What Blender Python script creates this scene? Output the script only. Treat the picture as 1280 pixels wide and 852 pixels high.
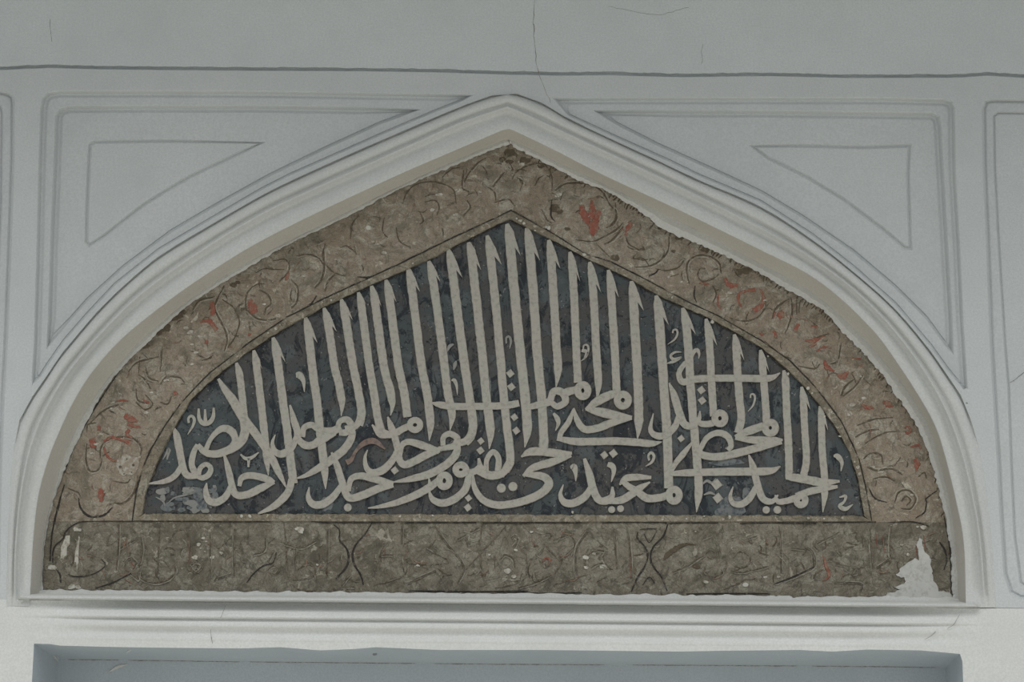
import bpy, bmesh, math, random
from mathutils import Vector, Matrix, noise
from mathutils.geometry import delaunay_2d_cdt

for o in list(bpy.data.objects):
    bpy.data.objects.remove(o)
scene = bpy.context.scene
C = scene.collection

# ------------------------------------------------------------------ camera
F = 2600.0                                   # focal length in pixels of the 1280x852 frame
PITCH, ROLL, DIST, ZC = math.radians(15.6), math.radians(0.53), 5.2, 3.0
fwd = Vector((0, math.cos(PITCH), math.sin(PITCH)))
up0 = Vector((0, -math.sin(PITCH), math.cos(PITCH)))
rt0 = Vector((1, 0, 0))
RT = rt0 * math.cos(ROLL) + up0 * math.sin(ROLL)
UP = up0 * math.cos(ROLL) - rt0 * math.sin(ROLL)
CAM = Vector((0, 0, ZC)) - fwd * DIST
cd = bpy.data.cameras.new('camera')
cam = bpy.data.objects.new('camera', cd)
C.objects.link(cam)
cd.sensor_fit = 'HORIZONTAL'
cd.sensor_width = 36.0
cd.lens = F / 1280 * 36.0
m3 = Matrix((RT, UP, -fwd)).transposed()
cam.matrix_world = Matrix.Translation(CAM) @ m3.to_4x4()
scene.camera = cam

# ------------------------------------------------------------------ sky, sun, exposure
world = bpy.data.worlds.new('overcast_sky')
scene.world = world
world.use_nodes = True
bg = world.node_tree.nodes['Background']
bg.inputs[0].default_value = (0.86, 0.93, 0.99, 1)
bg.inputs[1].default_value = 0.6
sd = bpy.data.lights.new('sun', 'SUN')
sd.energy = 2.6
sd.angle = math.radians(60)
sd.color = (1.0, 0.985, 0.95)
sun = bpy.data.objects.new('sun', sd)
C.objects.link(sun)
sun.rotation_euler = Vector((0.04, 1.0, -1.7)).to_track_quat('-Z', 'Y').to_euler()
vs = scene.view_settings
vs.view_transform = 'Standard'
vs.look = 'None'
vs.gamma = 1.0
vs.use_curve_mapping = False
vs.exposure = -0.35


# ------------------------------------------------------------------ geometry helpers
def W(px, py, d=0.0):
    """point of the wall: where the sight line of a photo pixel meets the plane d metres behind the wall face"""
    r = RT * ((px - 640) / F) + UP * (-(py - 426) / F) + fwd
    t = (d - CAM.y) / r.y
    return CAM + r * t


def setp(o, label=None, cat=None, group=None, kind=None):
    if label: o['label'] = label
    if cat: o['category'] = cat
    if group: o['group'] = group
    if kind: o['kind'] = kind
    return o


def org(parent):
    v = Vector((0, 0, 0))
    while parent is not None:
        v += parent.location
        parent = parent.parent
    return v


def link(name, verts, faces, m, parent=None, smooth=False):
    o0 = org(parent)
    me = bpy.data.meshes.new(name)
    me.from_pydata([tuple(Vector(v) - o0) for v in verts], [], faces)
    bm = bmesh.new()
    bm.from_mesh(me)
    big = [f for f in bm.faces if len(f.verts) > 4]
    if big:
        bmesh.ops.triangulate(bm, faces=big)
    bmesh.ops.recalc_face_normals(bm, faces=bm.faces)
    bm.to_mesh(me)
    bm.free()
    me.materials.append(m)
    if smooth:
        for p in me.polygons:
            p.use_smooth = True
    ob = bpy.data.objects.new(name, me)
    C.objects.link(ob)
    ob.parent = parent
    return ob


def sheet_link(name, verts, faces, m, parent=None, smooth=True):
    """an open relief surface whose normals all face the room"""
    o0 = org(parent)
    fs = []
    for f in faces:
        a, b, c = verts[f[0]], verts[f[1]], verts[f[2]]
        n = (b - a).cross(c - a)
        fs.append(tuple(f) if n.dot(a - CAM) < 0 else tuple(reversed(f)))
    me = bpy.data.meshes.new(name)
    me.from_pydata([tuple(v - o0) for v in verts], [], fs)
    me.materials.append(m)
    if smooth:
        for p in me.polygons:
            p.use_smooth = True
    ob = bpy.data.objects.new(name, me)
    C.objects.link(ob)
    ob.parent = parent
    return ob


def resample(pts, step):
    out = [tuple(pts[0])]
    for a, b in zip(pts, pts[1:]):
        L = math.hypot(b[0] - a[0], b[1] - a[1])
        n = max(1, int(L / step))
        for i in range(1, n + 1):
            t = i / n
            out.append(tuple(x + (y - x) * t for x, y in zip(a, b)))
    return out


def resample_n(pts, n):
    acc = [0]
    for a, b in zip(pts, pts[1:]):
        acc.append(acc[-1] + math.hypot(b[0] - a[0], b[1] - a[1]))
    out = []
    j = 0
    for i in range(n):
        s = acc[-1] * i / (n - 1)
        while j < len(pts) - 2 and acc[j + 1] < s:
            j += 1
        t = (s - acc[j]) / max(1e-9, acc[j + 1] - acc[j])
        t = min(1, max(0, t))
        out.append(tuple(x + (y - x) * t for x, y in zip(pts[j], pts[j + 1])))
    return out


def spline(pts, sub=5, closed=False):
    n = len(pts)
    if n < 3 and not closed:
        return resample_n(pts, 4)
    out = []
    rng = range(n) if closed else range(n - 1)
    for i in rng:
        if closed:
            p0, p1, p2, p3 = pts[(i - 1) % n], pts[i], pts[(i + 1) % n], pts[(i + 2) % n]
        else:
            p1, p2 = pts[i], pts[i + 1]
            p0 = pts[i - 1] if i > 0 else tuple(2 * a - b for a, b in zip(p1, p2))
            p3 = pts[i + 2] if i + 2 < n else tuple(2 * b - a for a, b in zip(p1, p2))
        for k in range(sub):
            t = k / sub
            q = []
            for a, b, c, d in zip(p0, p1, p2, p3):
                q.append(0.5 * (2 * b + (c - a) * t + (2 * a - 5 * b + 4 * c - d) * t * t + (3 * b - a - 3 * c + d) * t ** 3))
            out.append(tuple(q))
    if not closed:
        out.append(tuple(pts[-1]))
    return out


def inside(poly, x, y):
    c = False
    n = len(poly)
    j = n - 1
    for i in range(n):
        xi, yi = poly[i][0], poly[i][1]
        xj, yj = poly[j][0], poly[j][1]
        if (yi > y) != (yj > y) and x < (xj - xi) * (y - yi) / (yj - yi) + xi:
            c = not c
        j = i
    return c


def inset(poly, d, lim=2.2):
    """shift a closed outline inwards by d pixels"""
    n = len(poly)
    area = sum(poly[i][0] * poly[(i + 1) % n][1] - poly[(i + 1) % n][0] * poly[i][1] for i in range(n))
    s = 1 if area > 0 else -1
    out = []
    for i in range(n):
        a, b, c = poly[i - 1], poly[i], poly[(i + 1) % n]
        e1 = Vector((b[0] - a[0], b[1] - a[1])).normalized()
        e2 = Vector((c[0] - b[0], c[1] - b[1])).normalized()
        n1 = Vector((-e1.y, e1.x)) * s
        n2 = Vector((-e2.y, e2.x)) * s
        bi = n1 + n2
        if bi.length < 1e-6:
            bi = n1
        bi.normalize()
        k = min(lim, 1 / max(0.05, bi.dot(n1)))
        di = d[i] if isinstance(d, list) else d
        out.append((b[0] + bi.x * di * k, b[1] + bi.y * di * k))
    return out


def relief(name, outer, m, holes=(), lines=(), pts=(), dfun=None, parent=None, smooth=True):
    """triangulated relief surface. outer/holes/lines are lists of (px, py, depth); dfun adds to every vertex"""
    co, dep, edges = [], [], []

    def add(poly, closed):
        b = len(co)
        for p in poly:
            co.append(Vector((p[0], p[1])))
            dep.append(p[2])
        n = len(poly)
        for i in range(n if closed else n - 1):
            edges.append((b + i, b + (i + 1) % n))
    add(outer, True)
    for h in holes: add(h, True)
    for l, cl in lines: add(l, cl)
    for p in pts:
        co.append(Vector((p[0], p[1])))
        dep.append(p[2])
    r = delaunay_2d_cdt(co, edges, [], 0, 1e-4)
    nv, nf, ov = r[0], r[2], r[3]
    D = []
    for i, v in enumerate(nv):
        src = ov[i]
        if src:
            d = dep[src[0]]
        else:
            d = dep[min(range(len(co)), key=lambda k: (co[k] - v).length_squared)]
        D.append(d)
    faces = []
    for f in nf:
        cx = sum(nv[i].x for i in f) / len(f)
        cy = sum(nv[i].y for i in f) / len(f)
        if inside(outer, cx, cy) and not any(inside(h, cx, cy) for h in holes):
            faces.append(f)
    verts = [W(v.x, v.y, D[i] + (dfun(v.x, v.y) if dfun else 0)) for i, v in enumerate(nv)]
    used = sorted({i for f in faces for i in f})
    mp = {k: i for i, k in enumerate(used)}
    return sheet_link(name, [verts[i] for i in used], [tuple(mp[i] for i in f) for f in faces], m, parent, smooth)


def loft(name, curves, m, parent=None, n=160, smooth=True, dfun=None):
    """surface through a row of curves; every curve is ([(px,py)...], depth) or has a depth per point"""
    verts, faces = [], []
    for c, d in curves:
        for i, p in enumerate(resample_n(c, n)):
            dd = d if not callable(d) else d(p[0], p[1])
            verts.append(W(p[0], p[1], dd + (dfun(p[0], p[1]) if dfun else 0)))
    for a in range(len(curves) - 1):
        for i in range(n - 1):
            faces.append((a * n + i, a * n + i + 1, (a + 1) * n + i + 1, (a + 1) * n + i))
    return sheet_link(name, verts, faces, m, parent, smooth)


def ribbon(name, pts, m, parent, d=0.1, th=0.004, ch=0.25, closed=False, sub=5, dfun=None, wob=0.0, extra=None):
    """a raised brush stroke: pts = (px, py, width); d = depth of its back, th = how far it stands proud"""
    s = spline(pts, sub, closed)
    n = len(s)
    verts, faces = [], []
    rnd = random.Random(hash((round(pts[0][0]), round(pts[0][1]), len(pts))) & 0xffff)
    for i, (x, y, w) in enumerate(s):
        a = s[i - 1] if (i > 0 or closed) else s[i]
        b = s[(i + 1) % n] if (i < n - 1 or closed) else s[i]
        t = Vector((b[0] - a[0], b[1] - a[1]))
        if t.length < 1e-6: t = Vector((1, 0))
        t.normalize()
        nx, ny = -t.y, t.x
        w = max(0.5, w) * 0.5
        wl = w * (1 + wob * rnd.uniform(-1, 1))
        wr = w * (1 + wob * rnd.uniform(-1, 1))
        c = min(ch * w * 2, 0.9)
        h = dfun(x, y) if dfun else 0
        verts += [W(x + nx * wl, y + ny * wl, d + h), W(x + nx * (wl - c), y + ny * (wl - c), d + h - th),
                  W(x - nx * (wr - c), y - ny * (wr - c), d + h - th), W(x - nx * wr, y - ny * wr, d + h)]
    for i in range(n if closed else n - 1):
        a, b = i * 4, ((i + 1) % n) * 4
        for k in range(3):
            faces.append((a + k, a + k + 1, b + k + 1, b + k))
        faces.append((a + 3, a, b, b + 3))
    if not closed:
        faces.append((0, 3, 2, 1))
        e = (n - 1) * 4
        faces.append((e, e + 1, e + 2, e + 3))
    if extra:
        b0 = len(verts)
        k = len(extra)
        for q in extra: verts.append(W(q[0], q[1], d - th * 0.97))
        for q in extra: verts.append(W(q[0], q[1], d))
        faces.append(tuple(b0 + i for i in range(k)))
        faces.append(tuple(b0 + k + i for i in reversed(range(k))))
        for i in range(k):
            j = (i + 1) % k
            faces.append((b0 + i, b0 + k + i, b0 + k + j, b0 + j))
    return link(name, verts, faces, m, parent)


def prism(name, poly, m, parent, d=0.1, th=0.004, dfun=None, chamfer=0.6):
    inn = inset(poly, chamfer) if chamfer else poly
    k = len(poly)
    f = (lambda p: dfun(p[0], p[1])) if dfun else (lambda p: 0)
    verts = [W(p[0], p[1], d + f(p)) for p in poly] + [W(p[0], p[1], d - th + f(q)) for p, q in zip(inn, poly)]
    faces = [tuple(range(k, 2 * k)), tuple(reversed(range(k)))]
    for i in range(k):
        j = (i + 1) % k
        faces.append((i, j, k + j, k + i))
    return link(name, verts, faces, m, parent)


def disc(cx, cy, r, n=14, rot=0.0, sy=1.0):
    return [(cx + r * math.cos(rot + 2 * math.pi * i / n), cy + r * sy * math.sin(rot + 2 * math.pi * i / n)) for i in range(n)]


def taper(pts):
    out = []
    n = len(pts)
    for i, p in enumerate(pts):
        k = 0.55 if i in (0, n - 1) else 1.0
        out.append((p[0], p[1], p[2] * k))
    return out


def thing(name, label, cat, loc):
    o = bpy.data.objects.new(name, None)
    o.empty_display_size = 0.1
    C.objects.link(o)
    o.location = loc
    return setp(o, label, cat)


def fbm(x, y, s, seed=0.0, oct=3):
    return noise.fractal(Vector((x * s, y * s, seed)), 1.0, 2.0, oct)


# ------------------------------------------------------------------ materials
def newmat(name, rough=0.9):
    m = bpy.data.materials.new(name)
    m.use_nodes = True
    nt = m.node_tree
    b = nt.nodes['Principled BSDF']
    b.inputs['Roughness'].default_value = rough
    b.inputs['Specular IOR Level'].default_value = 0.2
    g = nt.nodes.new('ShaderNodeNewGeometry')
    return m, nt, b, g.outputs['Position']


def nz(nt, vec, scale, detail=4, rough=0.6, dist=0.0, stretch=None):
    if stretch:
        mp = nt.nodes.new('ShaderNodeMapping')
        mp.inputs['Scale'].default_value = stretch
        nt.links.new(vec, mp.inputs['Vector'])
        vec = mp.outputs[0]
    n = nt.nodes.new('ShaderNodeTexNoise')
    n.inputs['Scale'].default_value = scale
    n.inputs['Detail'].default_value = detail
    n.inputs['Roughness'].default_value = rough
    n.inputs['Distortion'].default_value = dist
    nt.links.new(vec, n.inputs['Vector'])
    return n.outputs['Fac']


def ramp(nt, fac, stops):
    r = nt.nodes.new('ShaderNodeValToRGB')
    e = r.color_ramp.elements
    while len(e) < len(stops): e.new(0.5)
    for el, (p, c) in zip(e, stops):
        el.position = p
        el.color = (c, c, c, 1) if isinstance(c, (int, float)) else (*c, 1)
    nt.links.new(fac, r.inputs[0])
    return r.outputs[0]


def mix(nt, fac, a, b):
    x = nt.nodes.new('ShaderNodeMix')
    x.data_type = 'RGBA'
    for s, v in ((0, fac), (6, a), (7, b)):
        if hasattr(v, 'links'):
            nt.links.new(v, x.inputs[s])
        elif s == 0:
            x.inputs[0].default_value = v
        else:
            x.inputs[s].default_value = (*v, 1)
    return x.outputs[2]


def bump(nt, b, facs, dist=0.002):
    prev = None
    for fac, st in facs:
        n = nt.nodes.new('ShaderNodeBump')
        n.inputs['Strength'].default_value = st
        n.inputs['Distance'].default_value = dist
        nt.links.new(fac, n.inputs['Height'])
        if prev: nt.links.new(prev, n.inputs['Normal'])
        prev = n.outputs[0]
    nt.links.new(prev, b.inputs['Normal'])


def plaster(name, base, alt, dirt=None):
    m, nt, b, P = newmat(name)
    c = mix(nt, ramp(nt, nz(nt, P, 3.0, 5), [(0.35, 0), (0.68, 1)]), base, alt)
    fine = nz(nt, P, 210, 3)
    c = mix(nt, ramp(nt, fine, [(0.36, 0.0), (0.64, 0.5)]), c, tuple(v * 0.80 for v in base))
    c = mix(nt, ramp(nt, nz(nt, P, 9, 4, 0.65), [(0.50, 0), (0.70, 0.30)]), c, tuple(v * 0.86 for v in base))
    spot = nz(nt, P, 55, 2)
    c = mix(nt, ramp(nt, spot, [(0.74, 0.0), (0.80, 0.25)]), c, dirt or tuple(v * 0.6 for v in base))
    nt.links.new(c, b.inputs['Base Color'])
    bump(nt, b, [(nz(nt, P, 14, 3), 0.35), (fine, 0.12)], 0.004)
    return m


M = {}
M['white'] = plaster('white_limewashed_plaster', (0.575, 0.600, 0.602), (0.62, 0.643, 0.645))
M['trim'] = plaster('white_moulding_plaster', (0.60, 0.610, 0.594), (0.645, 0.655, 0.64))
M['upper'] = plaster('grey_white_wall_plaster', (0.605, 0.64, 0.645), (0.655, 0.69, 0.695))
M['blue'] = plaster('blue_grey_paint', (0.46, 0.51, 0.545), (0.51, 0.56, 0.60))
M['cornice'] = plaster('lit_white_plaster', (0.70, 0.708, 0.69), (0.75, 0.757, 0.74))  # same white plaster, lightened to carry the stronger daylight low on the wall
M['patch'] = plaster('bare_repair_plaster', (0.60, 0.60, 0.57), (0.68, 0.68, 0.65))
M['soffit'] = plaster('warm_bounce_plaster', (0.60, 0.575, 0.515), (0.64, 0.615, 0.56))  # white plaster with warm light reflected from the floor put into its colour


def border_mat(name, brown, tan, pale, soot, chips=0.62):
    m, nt, b, P = newmat(name, 0.95)
    c = mix(nt, ramp(nt, nz(nt, P, 4.5, 3), [(0.42, 0), (0.58, 1)]), brown, tan)
    c = mix(nt, ramp(nt, nz(nt, P, 15, 6, 0.7, 1.8), [(0.48, 0), (0.60, 0.9)]), c, pale)
    c = mix(nt, ramp(nt, nz(nt, P, 9, 6, 0.75, 0.8), [(0.52, 0), (0.64, 0.8)]), c, soot)
    # remains of thin brush lines: narrow level bands of a swirling noise
    c = mix(nt, ramp(nt, nz(nt, P, 13, 1.0, 0.4, 2.2), [(0.47, 0), (0.50, 0.55), (0.53, 0)]), c, soot)
    c = mix(nt, ramp(nt, nz(nt, P, 26, 2.0, 0.5, 2.8), [(0.47, 0), (0.50, 0.5), (0.53, 0)]), c, tuple(v * 0.8 for v in soot))
    c = mix(nt, ramp(nt, nz(nt, P, 45, 4, 0.7, 0.8), [(0.55, 0), (0.64, 0.65)]), c, tuple(v * 0.7 for v in soot))
    c = mix(nt, ramp(nt, nz(nt, P, 34, 5, 0.7, 0.8), [(chips, 0), (chips + 0.05, 0.85)]), c, tuple(min(0.6, v * 1.35) for v in pale))
    c = mix(nt, ramp(nt, nz(nt, P, 330, 2), [(0.38, 0.35), (0.62, 0)]), c, tuple(v * 0.5 for v in brown))
    nt.links.new(c, b.inputs['Base Color'])
    bump(nt, b, [(nz(nt, P, 26, 5, 0.65, 0.8), 0.9), (nz(nt, P, 240, 2), 0.3)], 0.008)
    return m


M['border'] = border_mat('aged_ochre_paint', (0.305, 0.250, 0.188), (0.365, 0.308, 0.242), (0.45, 0.418, 0.342), (0.19, 0.170, 0.128))
M['band'] = border_mat('aged_olive_paint', (0.205, 0.180, 0.138), (0.262, 0.232, 0.182), (0.34, 0.317, 0.258), (0.105, 0.097, 0.075))
M['fillet'] = border_mat('worn_stone_fillet', (0.25, 0.215, 0.158), (0.31, 0.27, 0.205), (0.39, 0.358, 0.288), (0.14, 0.126, 0.096), 0.60)


def field_mat():
    m, nt, b, P = newmat('charcoal_blue_paint', 0.8)
    c = mix(nt, ramp(nt, nz(nt, P, 6, 3, 0.6, 0.6), [(0.44, 0), (0.56, 1)]), (0.088, 0.086, 0.083), (0.074, 0.086, 0.090))
    c = mix(nt, ramp(nt, nz(nt, P, 9, 4, 0.6, 0.8), [(0.54, 0), (0.60, 0.7)]), c, (0.110, 0.124, 0.128))
    c = mix(nt, ramp(nt, nz(nt, P, 22, 6, 0.75, 0.8, (1, 1, 0.5)), [(0.52, 0), (0.57, 0.9)]), c, (0.030, 0.034, 0.040))
    c = mix(nt, ramp(nt, nz(nt, P, 80, 5, 0.75, 1.0), [(0.57, 0), (0.62, 0.9)]), c, (0.018, 0.020, 0.024))
    c = mix(nt, ramp(nt, nz(nt, P, 120, 2), [(0.69, 0), (0.72, 0.6)]), c, (0.34, 0.34, 0.32))
    nt.links.new(c, b.inputs['Base Color'])
    bump(nt, b, [(nz(nt, P, 60, 4), 0.8)], 0.006)
    return m


M['field'] = field_mat()


def stroke_mat(name, a, bcol, dirt, lo=0.60, amt=0.6):
    m, nt, b, P = newmat(name, 0.9)
    c = mix(nt, ramp(nt, nz(nt, P, 22, 3), [(0.35, 0), (0.65, 1)]), a, bcol)
    c = mix(nt, ramp(nt, nz(nt, P, 90, 4, 0.7), [(lo, 0), (lo + 0.12, amt)]), c, dirt)
    nt.links.new(c, b.inputs['Base Color'])
    bump(nt, b, [(nz(nt, P, 120, 3), 0.4)], 0.003)
    return m


M['repair'] = stroke_mat('streaked_repair_plaster', (0.50, 0.50, 0.475), (0.56, 0.56, 0.53), (0.40, 0.39, 0.36), 0.5, 0.7)
M['letter'] = stroke_mat('ivory_lettering', (0.415, 0.405, 0.352), (0.435, 0.40, 0.355), (0.29, 0.28, 0.24), 0.50, 0.7)
M['faint'] = stroke_mat('faded_grey_lettering', (0.25, 0.25, 0.235), (0.30, 0.29, 0.265), (0.15, 0.15, 0.15))
M['pink'] = stroke_mat('faded_pink_paint', (0.22, 0.155, 0.13), (0.26, 0.20, 0.17), (0.12, 0.10, 0.09), 0.5, 0.8)
M['vine'] = stroke_mat('dark_brown_outline', (0.095, 0.075, 0.052), (0.13, 0.105, 0.075), (0.27, 0.225, 0.17), 0.54, 0.9)
M['dark'] = stroke_mat('black_outline', (0.034, 0.032, 0.030), (0.055, 0.050, 0.044), (0.20, 0.175, 0.14), 0.54, 0.85)
M['incised'] = stroke_mat('brown_incised_line', (0.095, 0.078, 0.056), (0.125, 0.104, 0.077), (0.215, 0.19, 0.15), 0.44, 0.95)
M['pale'] = stroke_mat('pale_ochre_wear_highlight', (0.36, 0.325, 0.265), (0.42, 0.385, 0.315), (0.26, 0.225, 0.175), 0.46, 0.9)  # shared by painted highlights along the vines and loose worn strokes
M['palegrey'] = stroke_mat('pale_olive_wear_highlight', (0.27, 0.25, 0.205), (0.32, 0.30, 0.245), (0.19, 0.17, 0.135), 0.46, 0.9)  # shared by painted highlights in the band and its worn strokes
M['rust'] = stroke_mat('rust_stain', (0.22, 0.135, 0.095), (0.25, 0.16, 0.115), (0.28, 0.225, 0.17), 0.45, 0.95)
M['flower'] = stroke_mat('pale_lime_flower', (0.40, 0.38, 0.33), (0.45, 0.43, 0.37), (0.30, 0.25, 0.195), 0.42, 0.95)
M['red'] = stroke_mat('faded_red_paint', (0.29, 0.095, 0.068), (0.26, 0.115, 0.082), (0.28, 0.20, 0.15), 0.48, 0.9)
M['chip'] = stroke_mat('bare_lime_fleck', (0.50, 0.48, 0.42), (0.58, 0.56, 0.50), (0.33, 0.29, 0.23), 0.46, 0.9)
M['crack'] = stroke_mat('dark_crack', (0.20, 0.19, 0.17), (0.26, 0.25, 0.23), (0.42, 0.42, 0.40), 0.5, 0.9)
M['scar'] = stroke_mat('grey_scraped_plaster', (0.165, 0.178, 0.18), (0.20, 0.21, 0.205), (0.08, 0.09, 0.10), 0.48, 0.9)
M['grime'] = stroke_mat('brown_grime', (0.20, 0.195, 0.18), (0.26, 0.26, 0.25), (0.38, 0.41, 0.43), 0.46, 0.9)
M['metal'] = newmat('painted_nail', 0.6)[0]
M['metal'].node_tree.nodes['Principled BSDF'].inputs['Base Color'].default_value = (0.26, 0.28, 0.29, 1)


def stone_mat(name, a, b_, scale):
    m, nt, b, P = newmat(name, 0.85)
    c = mix(nt, ramp(nt, nz(nt, P, scale, 5), [(0.35, 0), (0.65, 1)]), a, b_)
    nt.links.new(c, b.inputs['Base Color'])
    bump(nt, b, [(nz(nt, P, 30, 4), 0.3)], 0.004)
    return m


M['floor'] = stone_mat('warm_paving', (0.80, 0.765, 0.69), (0.74, 0.705, 0.63), 2.0)
M['slab'] = stone_mat('plain_slab', (0.55, 0.54, 0.50), (0.6, 0.58, 0.54), 2.0)

# ------------------------------------------------------------------ the setting: traced lines of the plasterwork (photo pixels)
SL = 0.0087                                    # slope of horizontals in the photo


def line_y(y0):
    return lambda x: y0 + (x - 640) * SL


ARCH_C = [(8, 757), (9, 700), (12, 620), (17, 565), (23, 529), (32, 510), (42, 493), (55, 475), (70, 451), (86.5, 430.5), (124, 386.6),
          (165, 347.5), (200, 319), (258, 284), (330, 242.5), (380.7, 218), (445, 189), (495, 167.5), (545, 146), (583, 130.5), (612, 120), (636, 115)]
ARCH_CR = [(636, 115), (660, 121), (688, 134), (712, 149), (769, 176), (834, 206), (872, 224.5), (950, 257.5), (1014.5, 299), (1066, 339),
           (1118, 385), (1162, 437), (1183, 467), (1203, 497), (1212, 520), (1220, 545), (1228, 580), (1236, 640), (1242, 700), (1244, 759)]
RIDGE_L = [(18, 757), (18.5, 693), (23.4, 631.6), (32, 580), (42, 543.7), (57, 510), (78, 474), (101, 444), (137, 404), (181, 362), (258, 308),
           (328, 266), (380, 241), (446, 211), (534, 171.5), (578, 152), (634, 133)]
RIDGE_R = [(636, 133), (699, 162), (821, 219.5), (950, 284), (1007, 317), (1061, 356), (1110, 403), (1151.7, 457), (1183, 512), (1204, 569),
           (1218.6, 631.6), (1226, 681), (1232, 759)]
G_L = [(37, 757), (38, 735), (42, 668.6), (48, 619), (60, 575), (74, 539.5), (91, 503.5), (110, 472), (135, 441), (160, 416), (191, 391),
       (232.4, 360), (284, 326), (330, 299), (400, 264), (495.6, 219.5), (552, 195), (634, 160)]
G_R = [(636, 160), (692, 187), (756, 219.5), (850, 263), (950, 312), (1009.4, 342), (1053, 375), (1094.6, 416.6), (1120, 451), (1147.5, 493),
       (1168.6, 531), (1182, 572), (1196.4, 631.6), (1205, 681), (1207.5, 759)]
H_L = [(49, 757), (50.5, 727.8), (55.5, 668.6), (64, 626.7), (79, 575), (99, 529), (118, 497), (137, 470), (160, 443), (178, 424), (227, 382),
       (279, 346), (330, 317), (420, 272), (505, 230), (568, 201), (634, 173)]
H_R = [(636, 173), (687, 198), (740, 223), (800, 252), (878, 291), (950, 329), (1003, 357), (1040, 385), (1075, 418), (1100, 446), (1128, 480),
       (1150, 513), (1166, 548), (1178, 590), (1188, 631.6), (1194, 681), (1197.6, 742), (1198, 759)]
P_L = [(54, 747), (54, 737), (53, 720), (57.5, 668.6), (68, 622), (86, 575), (99, 546), (127, 493), (158, 453), (191, 422), (228.6, 387), (266, 361),
       (286, 349), (355.6, 308), (398, 288), (450, 262.7), (480, 246), (530, 223), (586, 199.6), (613.4, 188), (637, 180)]
P_R = [(637, 180), (681.4, 204), (728, 227.6), (760, 240), (800, 264), (834, 289), (887, 311), (944.6, 338), (976, 357), (1029, 388), (1056, 417),
       (1098, 461.5), (1118.5, 492), (1143, 526.5), (1160.5, 566), (1173, 610), (1180, 640), (1185, 668.6), (1189, 693), (1190, 741), (1191, 751)]
PD = 0.100                                     # how far the painted tympanum lies behind the wall face


def smooth_half(c, n=90):
    return resample_n(spline([(p[0], p[1]) for p in c], 6), n)


def lerp_curves(a, b, t):
    return [(p[0] + (q[0] - p[0]) * t, p[1] + (q[1] - p[1]) * t) for p, q in zip(a, b)]


def jag(c, amp, seed, step=3.0, dy=0.0):
    c = resample(c, step)
    out = []
    for i, p in enumerate(c):
        a = c[max(0, i - 1)]
        b = c[min(len(c) - 1, i + 1)]
        t = Vector((b[0] - a[0], b[1] - a[1]))
        if t.length < 1e-6: t = Vector((1, 0))
        t.normalize()
        k = amp * (0.8 * fbm(i * 0.9, seed, 0.35, seed) + 0.9 * (noise.random() - 0.5))
        out.append((p[0] - t.y * k, p[1] + t.x * k + dy))
    return out


noise.seed_set(7)
random.seed(7)
wav = lambda x, y: 0.0012 * fbm(x, y, 0.012, 3.0) + 0.0005 * fbm(x, y, 0.06, 9.0)

# --- arch moulding
Ch = {}
for k, l, r in (('C', ARCH_C, ARCH_CR), ('R', RIDGE_L, RIDGE_R), ('G', G_L, G_R), ('H', H_L, H_R)):
    Ch[k] = smooth_half(l) + smooth_half(r)[1:]
prof = [('C', 'R', 0.0, 0.0), ('C', 'R', 0.05, 0.014), ('C', 'R', 0.11, 0.014), ('C', 'R', 0.18, -0.008), ('C', 'R', 0.26, -0.014), ('C', 'R', 0.58, -0.014), ('C', 'R', 0.68, -0.010),
        ('C', 'R', 0.77, 0.001), ('C', 'R', 0.86, 0.001), ('C', 'R', 0.94, -0.004), ('R', 'G', 0.0, -0.009), ('R', 'G', 0.07, -0.006), ('R', 'G', 0.17, 0.008), ('R', 'G', 0.34, 0.019),
        ('R', 'G', 0.44, 0.0165), ('R', 'G', 0.60, 0.012), ('R', 'G', 0.95, 0.010), ('G', 'H', 0.0, 0.012), ('G', 'H', 0.06, 0.017), ('G', 'H', 0.35, 0.041), ('G', 'H', 0.7, 0.068), ('G', 'H', 1.0, 0.090)]
nA = len(Ch['C'])


def foot(a, t, d):
    # the outer groove of the arch dies out on the flat mullions towards the springing, all ridges die into the ledge
    flush = -0.014 * min(1.0, t / 0.58)

    def f(x, y):
        k = max(0.0, min(1.0, (y - 500) / 70.0))
        v = d + (flush - d) * k * k * (3 - 2 * k) if a == 'C' and t < 0.5 else d
        k = max(0.0, min(1.0, (y - 735) / 16.0))
        return v + (-0.001 - v) * k
    return f


arch = loft('trim_1', [(lerp_curves(Ch[a], Ch[b], t), foot(a, t, d)) for a, b, t, d in prof[:18]], M['trim'], n=nA, dfun=wav)
setp(arch, 'white plaster pointed-arch moulding with stepped ridges framing the painted tympanum', 'moulding', kind='structure')
loft('arch_reveal', [(lerp_curves(Ch[a], Ch[b], t), d) for a, b, t, d in prof[17:]], M['soffit'], parent=arch, n=nA, dfun=wav)

# ragged white plaster lip against the painting
for hc, pc, amp, sd_ in ((H_L, P_L, 1.5, 1.0), (H_R, P_R, 2.3, 2.0)):
    hc = [p for p in smooth_half(hc, 200) if p[1] < 753]
    nL = 420
    lip_in = resample_n(jag(spline([(p[0], p[1]) for p in pc], 4), amp, sd_, 1.6), nL)
    hc = resample_n(hc, nL)
    loft('plaster_edge', [(hc, PD - 0.010), (lerp_curves(hc, lip_in, 0.5), PD - 0.013), (lip_in, PD - 0.004)], M['patch'], parent=arch, n=nL, smooth=False)

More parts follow.
